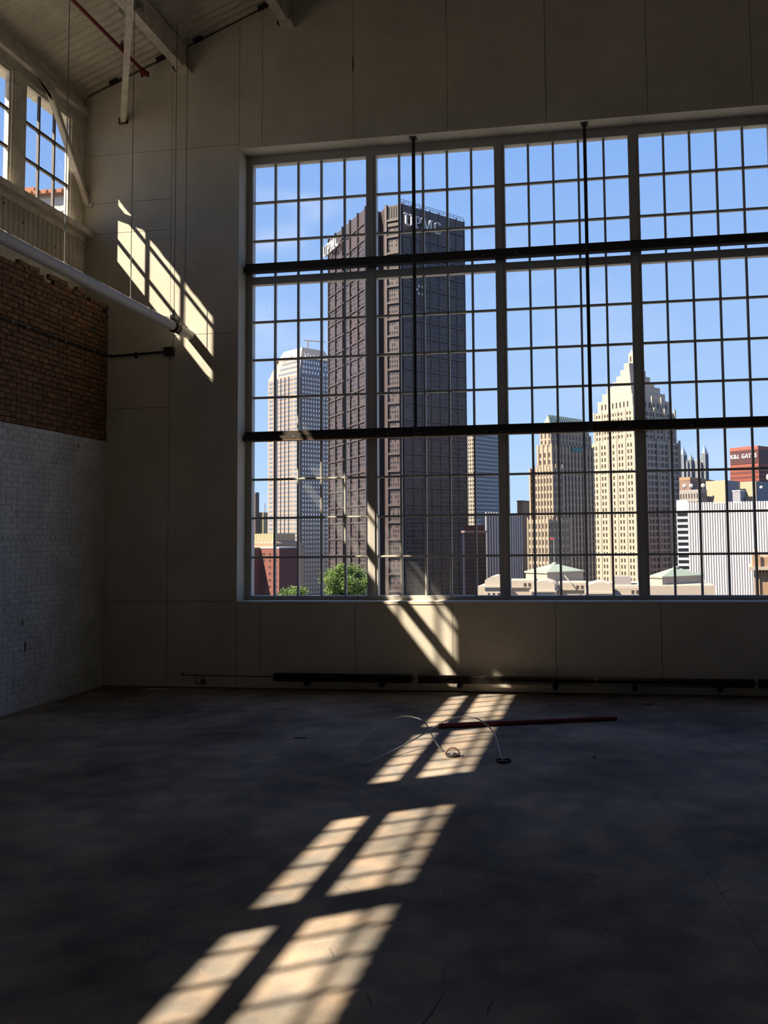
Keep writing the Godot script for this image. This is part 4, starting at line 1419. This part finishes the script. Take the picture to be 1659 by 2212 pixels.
func stepped_tower() -> void:
	var t := thing("stepped_tower", "cream stone skyscraper with a stepped pyramid top", "skyscraper")
	var wm := MB.new()
	var rm := MB.new()
	var fm := MB.new()
	var p := add_tier(t, "shaft", Vector2(18.5, -510), 42, 33, 41, FAR_BASE, 56, M.limestone)
	cells(wm, p[0], p[1], FAR_BASE, 55, 14, 27, 0.44, 0.56, 0.15, 1.0)
	cells(wm, p[1], p[2], FAR_BASE, 55, 12, 27, 0.6, 0.62, 0.15, 1.0)
	ribs(rm, p[0], p[1], FAR_BASE, 57.5, 5, 1.1, 0.35)
	ribs(fm, p[1], p[2], FAR_BASE, 57.5, 4, 1.2, 0.9)
	var p2 := inset(plan(Vector2(18.5, -510), 42, 33, 41), 1.6)
	var mb := MB.new()
	mb.prism(p2, 56, 74)
	put("upper_shaft", mb, M.limestone, t)
	cells(wm, p2[0], p2[1], 57, 73.5, 13, 5, 0.44, 0.52, 0.15, 1.0)
	cells(wm, p2[1], p2[2], 57, 73.5, 11, 5, 0.6, 0.6, 0.15, 1.0)
	ribs(fm, p2[1], p2[2], 56, 76, 4, 1.2, 0.9)
	ribs(rm, p2[0], p2[1], 56, 75, 5, 1.1, 0.3)
	# stepped top
	var steps := [[3.2, 74.0, 81.0], [5.2, 81.0, 85.6], [7.2, 85.6, 89.4], [9.2, 89.4, 92.6], [11.0, 92.6, 96.2], [12.8, 96.2, 100.0], [14.4, 100.0, 104.0]]
	for s: Array in steps:
		var q := inset(p, s[0])
		if s[0] > 8.0:   # the upper steps close in to a square
			var c := (q[0] + q[2]) / 2.0
			for k in 4:
				q[k] = c + (q[k] - c) * Vector2(0.96, 0.96)
		mb = MB.new()
		mb.prism(q, s[1], s[2])
		put("step", mb, M.limestone_pale, t)
		if s[0] < 4.0:
			cells(wm, q[0], q[1], 75.5, 79.5, 8, 1, 0.34, 0.8, 0.15, 2.0)
			cells(wm, q[1], q[2], 75.5, 79.5, 8, 1, 0.4, 0.8, 0.15, 2.0)
			ribs(fm, q[1], q[2], 74, 83, 4, 1.1, 0.8)
	var cc := (p[0] + p[2]) / 2.0
	mb = MB.new()
	var lp := plan(cc + Vector2(0, 2.6), 42, 3.4, 3.4)
	mb.prism(lp, 104, 110)
	frustum(mb, lp, inset(lp, 1.1), 110, 112)
	frustum(mb, inset(lp, 1.1), inset(lp, 1.65), 112, 113.5)
	put("lantern", mb, M.limestone_pale, t)
	cells(wm, lp[0], lp[1], 105, 109, 1, 1, 0.3, 0.8, 0.1)
	stuff(put("windows", wm, M.old_window, t))
	stuff(put("piers", rm, M.limestone, t))
	stuff(put("side_piers", fm, M.limestone, t))

func white_blocks() -> void:
	var t := thing("white_fin_block", "wide white office slab with close vertical fins", "building")
	var a := Vector2(38.5, -410)
	var b := Vector2(128.0, -404)
	var mb := MB.new()
	mb.prism(PackedVector2Array([a, b, b + Vector2(4, -40), a + Vector2(3, -40)]), FAR_BASE, 15.4)
	put("body", mb, M.violet_gap, t)
	mb = MB.new()
	ribs(mb, a, b, FAR_BASE, 16.0, 82, 0.70, 0.4)
	stuff(put("fins", mb, M.white_clad, t))
	mb = MB.new()
	for k in 12:
		mb.bar(v3(a, 9.5 - k * 4.3) + Vector3(0, 0, 0.14), v3(b, 9.5 - k * 4.3) + Vector3(0, 0, 0.14), 0.2, 0.22)
	stuff(put("floor_lines", mb, M.grey_render, t))
	var s := simple_tower("banded_wing", "white wing with dark window bands beside the finned slab", Vector2(38.1, -411), 4, 4.6, 25, 17.2, M.white_clad)
	mb = MB.new()
	cells(mb, s[1][0], s[1][1], FAR_BASE, 12, 1, 21, 1.0, 0.5, 0.2)
	stuff(put("window_bands", mb, M.dark_window, s[0]))
	s = simple_tower("brown_stone_block", "pinkish brown block behind the rooftop dishes", Vector2(46.2, -480), 25, 6, 40, 30.3, M.brown_block)
	mb = MB.new()
	mb.prism(PackedVector2Array([s[1][1] + Vector2(0, 0.2), s[1][2] + Vector2(0, 0.2), s[1][3], s[1][0]]), 30.3, 31.9)
	put("parapet", mb, M.sandstone, s[0])
	mb = MB.new()
	cells(mb, s[1][1], s[1][2], 18, 28.5, 12, 2, 0.4, 0.7, 0.15)
	stuff(put("windows", mb, M.old_window, s[0]))
	s = simple_tower("grey_window_block", "low grey block with small windows under the satellite dishes", Vector2(47.9, -456), 40, 11.5, 7.3, 24.1, M.grey_render)
	mb = MB.new()
	cells(mb, s[1][0], s[1][1], 15, 23, 7, 2, 0.4, 0.6, 0.15)
	cells(mb, s[1][1], s[1][2], 15, 23, 4, 2, 0.35, 0.7, 0.15)
	stuff(put("windows", mb, M.old_window, s[0]))
	for k in 3:
		var x: float = [41.5, 44.6, 50.6][k]
		var d := thing("satellite_dish", "round white satellite dish on the grey roof before the brown block", "satellite dish", "rooftop satellite dishes", Vector3(x, 24.15, [-461.5, -460.5, -460.5][k]))
		mb = MB.new()
		mb.ball(Vector3(0, 2.0, 0.6), Vector3(1.1, 1.1, 0.4), 14, 8)
		put("dish", mb, M.white_stucco, d)
		mb = MB.new()
		mb.tube(PackedVector3Array([Vector3(0, 0, 0), Vector3(0, 2.0, 0.2)]), 0.2, 6)
		put("mast", mb, M.grey_render, d)
	s = simple_tower("tan_penthouse", "tan rooftop penthouse with a blue-grey side on the white slab", Vector2(61.6, -459), 35, 11, 15, 28.6, M.tan_render, 15.4 - 30.0)
	mb = MB.new()
	cells(mb, s[1][1], s[1][2], -14, 28.5, 1, 1, 0.995, 1.0, 0.15)
	cells(mb, s[1][1] + (s[1][2] - s[1][1]) * 0.72, s[1][1] + (s[1][2] - s[1][1]) * 0.84, 21.5, 24.5, 1, 1, 0.9, 0.9, 0.3)
	put("side_cladding", mb, M.blue_grey, s[0])
	s = simple_tower("cream_penthouse", "cream rooftop penthouse further along the white slab", Vector2(77.9, -470), 35, 9.5, 36, 28.4, M.tan_render, -14.0)
	mb = MB.new()
	cells(mb, s[1][1], s[1][2], -14, 28.3, 1, 1, 0.995, 1.0, 0.15)
	put("side_cladding", mb, M.blue_grey, s[0])
	mb = MB.new()
	mb.ball(Vector3(80.2, 25.0, -467.5), Vector3(0.9, 0.9, 0.5), 10, 6)
	put("wall_dish", mb, M.white_stucco, s[0])
	mb = MB.new()
	mb.ball(Vector3(85, 30.6, -475), Vector3(1.0, 1.7, 0.8), 10, 8)
	put("roof_dome", mb, M.white_stucco, s[0])
	s = simple_tower("cooling_unit", "pale blue-grey box unit on the white slab's roof", Vector2(66.3, -444), 40, 4.2, 4.2, 22.3, M.blue_grey, 15.4)
	mb = MB.new()
	mb.prism(inset(s[1], -0.2), 22.3, 22.8)
	put("lid", mb, M.white_clad, s[0])
	s = simple_tower("dark_louvre_unit", "dark louvred plant box on the white slab's roof", Vector2(72.5, -444), 20, 3.5, 5, 19.6, M.dark_window, 16.05)
	mb = MB.new()
	cells(mb, s[1][1], s[1][2], 16.1, 19.5, 1, 6, 0.98, 0.5, 0.12)
	put("louvres", mb, M.grey_render, s[0])

func stone_hall() -> void:
	var t := thing("stone_hall", "long pale stone civic hall with green hipped pavilion roofs", "building")
	var mb := MB.new()
	mb.box(-31, 26, FAR_BASE, -10.6, -236, -212)
	put("main_block", mb, M.limestone, t)
	# two hipped pavilions
	for h: Array in [[Vector2(-14.3, -222), 45.0, 8.5, 12.5, -7.6, -5.9, 0.0], [Vector2(14.0, -216), 50.0, 4.4, 13.5, -8.6, -6.8, 1.0]]:
		var p := plan(h[0], h[1], h[2], h[3])
		mb = MB.new()
		mb.prism(p, FAR_BASE, h[4])
		var pv := put("pavilion", mb, M.limestone, t)
		mb = MB.new()
		mb.prism(inset(p, -0.3), h[4] - 0.35, h[4])
		put("cornice", mb, M.limestone_pale, pv)
		mb = MB.new()
		var e := inset(p, -0.35)
		var c := (e[0] + e[2]) / 2.0
		for k in 4:
			mb.tri(v3(e[k], h[4]), v3(e[(k + 1) % 4], h[4]), v3(c, h[5] + 0.35))
		put("copper_roof", mb, M.verdigris, pv)
		mb = MB.new()
		mb.ball(v3(c, h[5] + 0.2), Vector3(0.7, 0.4, 0.7), 10, 6)
		put("roof_cap", mb, M.verdigris, pv)
		mb = MB.new()
		cells(mb, p[1], p[2], h[4] - 4.0, h[4] - 2.8, 4, 1, 0.25, 0.9, 0.1)
		cells(mb, p[0], p[1], h[4] - 4.0, h[4] - 2.8, 2, 1, 0.2, 0.9, 0.1)
		put("windows", mb, M.old_window, t)
		# flagpole on the roof
		var f := thing("flagpole", ["flagpole with a small flag on the green roof before the buff tower", "flagpole on the green roof before the cream stepped tower"][int(h[6])], "flagpole", "", v3(c, h[5] + 0.62))
		mb = MB.new()
		mb.tube(PackedVector3Array([Vector3.ZERO, Vector3(0, 6.7, 0)]), 0.09, 6)
		put("pole", mb, M.verdigris, f)
		mb = MB.new()
		var sx := -0.9 if h[6] == 0.0 else -0.3
		mb.obox(Vector3(sx * 0.5, 6.2, 0.05), Vector3(absf(sx) * 0.5, 0, 0), Vector3(0, 0.3, 0), Vector3(0, 0, 0.03))
		var fl := put("flag", mb, M.flag_red, f)
		mb = MB.new()
		mb.obox(Vector3(sx * 0.15, 6.5, 0.09), Vector3(absf(sx) * 0.14, 0, 0), Vector3(0, 0.2, 0), Vector3(0, 0, 0.02))
		put("canton", mb, M.flag_blue, fl)
	# curved gable blocks along the front
	for k: Array in [[-28.2, -24.0, -205.0, -8.4], [-16.6, -11.3, -200.0, -9.2], [-3.9, 1.9, -198.0, -9.5]]:
		var x0: float = k[0]
		var x1: float = k[1]
		var zf: float = k[2]
		var yt: float = k[3]
		var g := PackedVector2Array([Vector2(x0, FAR_BASE), Vector2(x1, FAR_BASE), Vector2(x1, yt - 0.4), Vector2(x1 - 0.6, yt), Vector2((x0 + x1) / 2 + 0.6, yt + 0.5), Vector2((x0 + x1) / 2 - 0.6, yt + 0.5), Vector2(x0 + 0.6, yt), Vector2(x0, yt - 0.4)])
		mb = MB.new()
		mb.panel(g, zf - 12.0, zf)
		put("gable_block", mb, M.limestone_pale, t)
		mb = MB.new()
		mb.box(x0 - 0.6, x1 + 0.3, yt - 2.1, yt - 1.7, zf - 12.2, zf + 0.5)
		put("ledge", mb, M.limestone_pale, t)
		mb = MB.new()
		for i in 3:
			mb.box(x0 + (x1 - x0) * (0.22 + 0.28 * i) - 0.25, x0 + (x1 - x0) * (0.22 + 0.28 * i) + 0.25, yt - 5.2, yt - 3.4, zf, zf + 0.08)
		put("windows", mb, M.old_window, t)
	for w: Array in [[-23.8, -16.8, -9.2], [-11.2, -4.1, -9.8], [2.0, 9.0, -11.0]]:
		mb = MB.new()
		mb.box(w[0], w[1], FAR_BASE, w[2], -222, -211)
		put("link_wall", mb, M.limestone, t)
		mb = MB.new()
		var n := int((w[1] - w[0]) / 0.42)
		for i in n:
			mb.box(w[0] + 0.42 * i, w[0] + 0.42 * i + 0.24, w[2] - 1.75, w[2] - 1.5, -211, -210.5)
		stuff(put("dentils", mb, M.limestone_pale, t))
		mb = MB.new()
		for i in 2:
			mb.box(w[1] - 2.6 + 1.1 * i, w[1] - 2.0 + 1.1 * i, w[2] - 1.5, w[2] - 0.6, -211, -210.92)
		put("windows", mb, M.old_window, t)
	mb = MB.new()
	mb.box(2.4, 6.6, -11.0, -8.7, -224, -218)
	put("roof_box", mb, M.grey_render, t)
	mb = MB.new()
	mb.bar(Vector3(-9.4, -7.9, -210), Vector3(-7.6, -10.2, -209.5), 0.5, 0.2)
	put("roof_ladder", mb, M.limestone_pale, t)
	# ornate corner at the right edge
	t = thing("ornate_corner_block", "ornate orange sandstone building corner with a deep cornice", "building")
	mb = MB.new()
	mb.prism(PackedVector2Array([Vector2(28.3, -170), Vector2(44, -170), Vector2(47, -188), Vector2(31.2, -188)]), FAR_BASE, -5.4)
	put("wall", mb, M.sandstone, t)
	mb = MB.new()
	mb.prism(PackedVector2Array([Vector2(27.2, -168.8), Vector2(45, -168.8), Vector2(48, -189), Vector2(30.5, -189)]), -5.3, -4.7)
	put("cornice", mb, M.limestone, t)
	mb = MB.new()
	for i in 16:
		mb.box(28.3 + i * 0.6, 28.55 + i * 0.6, -5.9, -5.3, -170, -169.1)
	stuff(put("brackets", mb, M.sandstone, t))
	mb = MB.new()
	mb.prism(PackedVector2Array([Vector2(28.6, -170.3), Vector2(44, -170.3), Vector2(46.6, -187), Vector2(31.4, -187)]), -4.7, -2.9)
	put("parapet", mb, M.sandstone, t)
	mb = MB.new()
	mb.box(28.2, 29.6, -4.7, -2.3, -171.4, -169.8)
	frustum(mb, PackedVector2Array([Vector2(28.3, -170.0), Vector2(29.5, -170.0), Vector2(29.5, -171.2), Vector2(28.3, -171.2)]), PackedVector2Array([Vector2(28.8, -170.5), Vector2(29.0, -170.5), Vector2(29.0, -170.7), Vector2(28.8, -170.7)]), -2.3, -1.1)
	put("finial", mb, M.sandstone, t)
	for i in 6:
		mb = MB.new()
		mb.tube(PackedVector3Array([Vector3(29.2 + i * 2.0, -12.0, -169.9), Vector3(29.2 + i * 2.0, -6.4, -169.9)]), 0.26, 8)
		put("half_column", mb, M.sandstone, t)

func left_bricks() -> void:
	var t := thing("red_brick_block", "red brick block in half shadow at the lower left of the window", "building")
	var p := plan(Vector2(-55.6, -140), 35, 5.6, 4.0)
	var mb := MB.new()
	mb.prism(p, -40.0, 0.0)
	put("body", mb, M.red_brick, t)
	mb = MB.new()
	mb.prism(inset(p, -0.08), 0.0, 0.22)
	put("coping", mb, M.white_stucco, t)
	var ph := deg_to_rad(35.0)
	var nrm := Vector2(-sin(ph), cos(ph))
	var al := Vector2(-cos(ph), -sin(ph))
	mb = MB.new()
	var l0 := p[0]
	mb.prism(PackedVector2Array([l0 + nrm * 7.0 + al * 6.0, l0 + nrm * 7.0, l0 + Vector2(0, 0), l0 + al * 6.0]), -40.0, 0.0)
	put("wing", mb, M.red_brick, t)
	mb = MB.new()
	cells(mb, p[0], p[1], -8.4, -0.4, 3, 7, 0.28, 0.28, 0.06)
	stuff(put("windows", mb, M.old_window, t))
	var s := simple_tower("tan_roof_hall", "long low hall with a ribbed tan metal roof above the red brick block", Vector2(-79.2, -200), 35, 16, 9, 0.6, M.tan_metal, -44.0)
	var q: PackedVector2Array = s[1]
	var up := inset(q, 1.6)
	mb = MB.new()
	frustum(mb, inset(q, -0.3), up, -0.4, 1.2)
	put("metal_roof", mb, M.tan_metal, s[0])
	mb = MB.new()
	for i in 9:
		mb.bar(v3(q[0].lerp(q[1], (i + 0.5) / 9), -0.25), v3(up[0].lerp(up[1], (i + 0.5) / 9), 1.25), 0.12, 0.14)
	stuff(put("roof_ribs", mb, M.brown_block, s[0]))
	mb = MB.new()
	mb.prism(up, 1.2, 3.0)
	put("roof_lantern", mb, M.yellow_roof, s[0])
	mb = MB.new()
	ribs(mb, up[0], up[1], 1.2, 3.0, 14, 0.05, 0.08)
	stuff(put("lantern_ribs", mb, M.tan_metal, s[0]))

func tree(at: Vector3, stem: float, crown: float, seed_value: int, label: String, leaves: int) -> void:
	var r := RandomNumberGenerator.new()
	r.seed = seed_value
	var t := thing("leafy_tree", label, "tree", "trees below the window", at)
	var mb := MB.new()
	var mid := Vector3(0.1, stem, 0)
	mb.tube(PackedVector3Array([Vector3(0, 0, 0), Vector3(0.05, stem * 0.5, 0.03), mid]), crown * 0.08, 8)
	put("trunk", mb, M.bark, t)
	var tips := []
	for k in 34:
		var a := r.randf() * TAU
		var e := r.randf_range(-0.9, 1.45)
		var tip := mid + Vector3(cos(a) * cos(e), sin(e) * (1.0 if e > 0 else 1.4), sin(a) * cos(e)) * crown * r.randf_range(0.62, 0.90)
		tips.append(tip)
		if k % 2 == 0:
			mb = MB.new()
			var base := Vector3(0.05, stem * r.randf_range(0.7, 1.0), 0)
			mb.tube(PackedVector3Array([base, base.lerp(tip, 0.5) + Vector3(0, 0.1, 0), tip]), crown * 0.016, 5)
			put("branch", mb, M.bark, t)
	var sets := [MB.new(), MB.new(), MB.new()]
	for k in leaves:
		var tip: Vector3 = tips[r.randi() % tips.size()]
		var c := tip.lerp(mid, r.randf() * 0.3) + Vector3(r.randfn(), r.randfn() * 0.8, r.randfn()) * crown * 0.135
		var x := Vector3(r.randfn(), r.randfn() * 0.5, r.randfn()).normalized()
		var y := x.cross(Vector3(r.randfn(), r.randfn(), r.randfn())).normalized()
		var l := r.randf_range(0.05, 0.09)
		var m: MB = sets[r.randi() % 3]
		m.quad(c - x * l, c - y * l * 0.55, c + x * l, c + y * l * 0.55)
	for k in 3:
		stuff(put("foliage", sets[k], M["leaf_%d" % k], t))

func trees() -> void:
	tree(Vector3(-17.55, -9.5, -50), 7.75, 1.75, 3, "full green tree rising in front of the dark tower's base", 22000)
	tree(Vector3(-21.9, -9.5, -52), 6.3, 1.55, 4, "lower green tree in front of the pink tower's base", 9000)
	tree(Vector3(-19.75, -9.5, -56), 5.6, 1.3, 5, "low treetop just showing between two other trees at the window sill", 6000)

func neighbour() -> void:
	# the wing seen through the clerestory: pale walls under an orange tile eave
	var t := thing("tiled_wing", "white walled upper wing with an orange tile eave seen through the clerestory", "building")
	var mb := MB.new()
	mb.box(-27.6, -23.5, -9.5, 18.82, -40, -30.2)
	put("wall", mb, M.white_stucco, t)
	mb = MB.new()
	mb.box(-27.75, -23.4, 18.82, 18.95, -40, -30.05)
	put("eave_board", mb, M.brown_block, t)
	mb = MB.new()
	mb.box(-27.9, -23.3, 18.95, 19.12, -40, -29.9)
	put("tile_course", mb, M.tile_orange, t)
	for i in 11:
		mb = MB.new()
		mb.tube(PackedVector3Array([Vector3(-27.8 + i * 0.42, 19.08, -29.85), Vector3(-27.8 + i * 0.42, 19.16, -31.4)]), 0.075, 8)
		put("roof_tile", mb, M.tile_orange, t)
	mb = MB.new()
	mb.box(-28.5, -27.7, 18.7, 19.35, -31.2, -30.0)
	put("corner_tile", mb, M.tile_orange, t)
	for y: float in [18.1, 17.55]:
		mb = MB.new()
		mb.box(-27.65, -23.5, y - 0.05, y + 0.05, -30.2, -30.05)
		put("string_course", mb, M.white_clad, t)

func _ready() -> void:
	rng.seed = 20240611
	make_view()
	make_materials()
	window_wall()
	brick_wall()
	clerestory()
	shell()
	roof_timbers()
	pipes()
	radiators()
	floor_things()
	city()
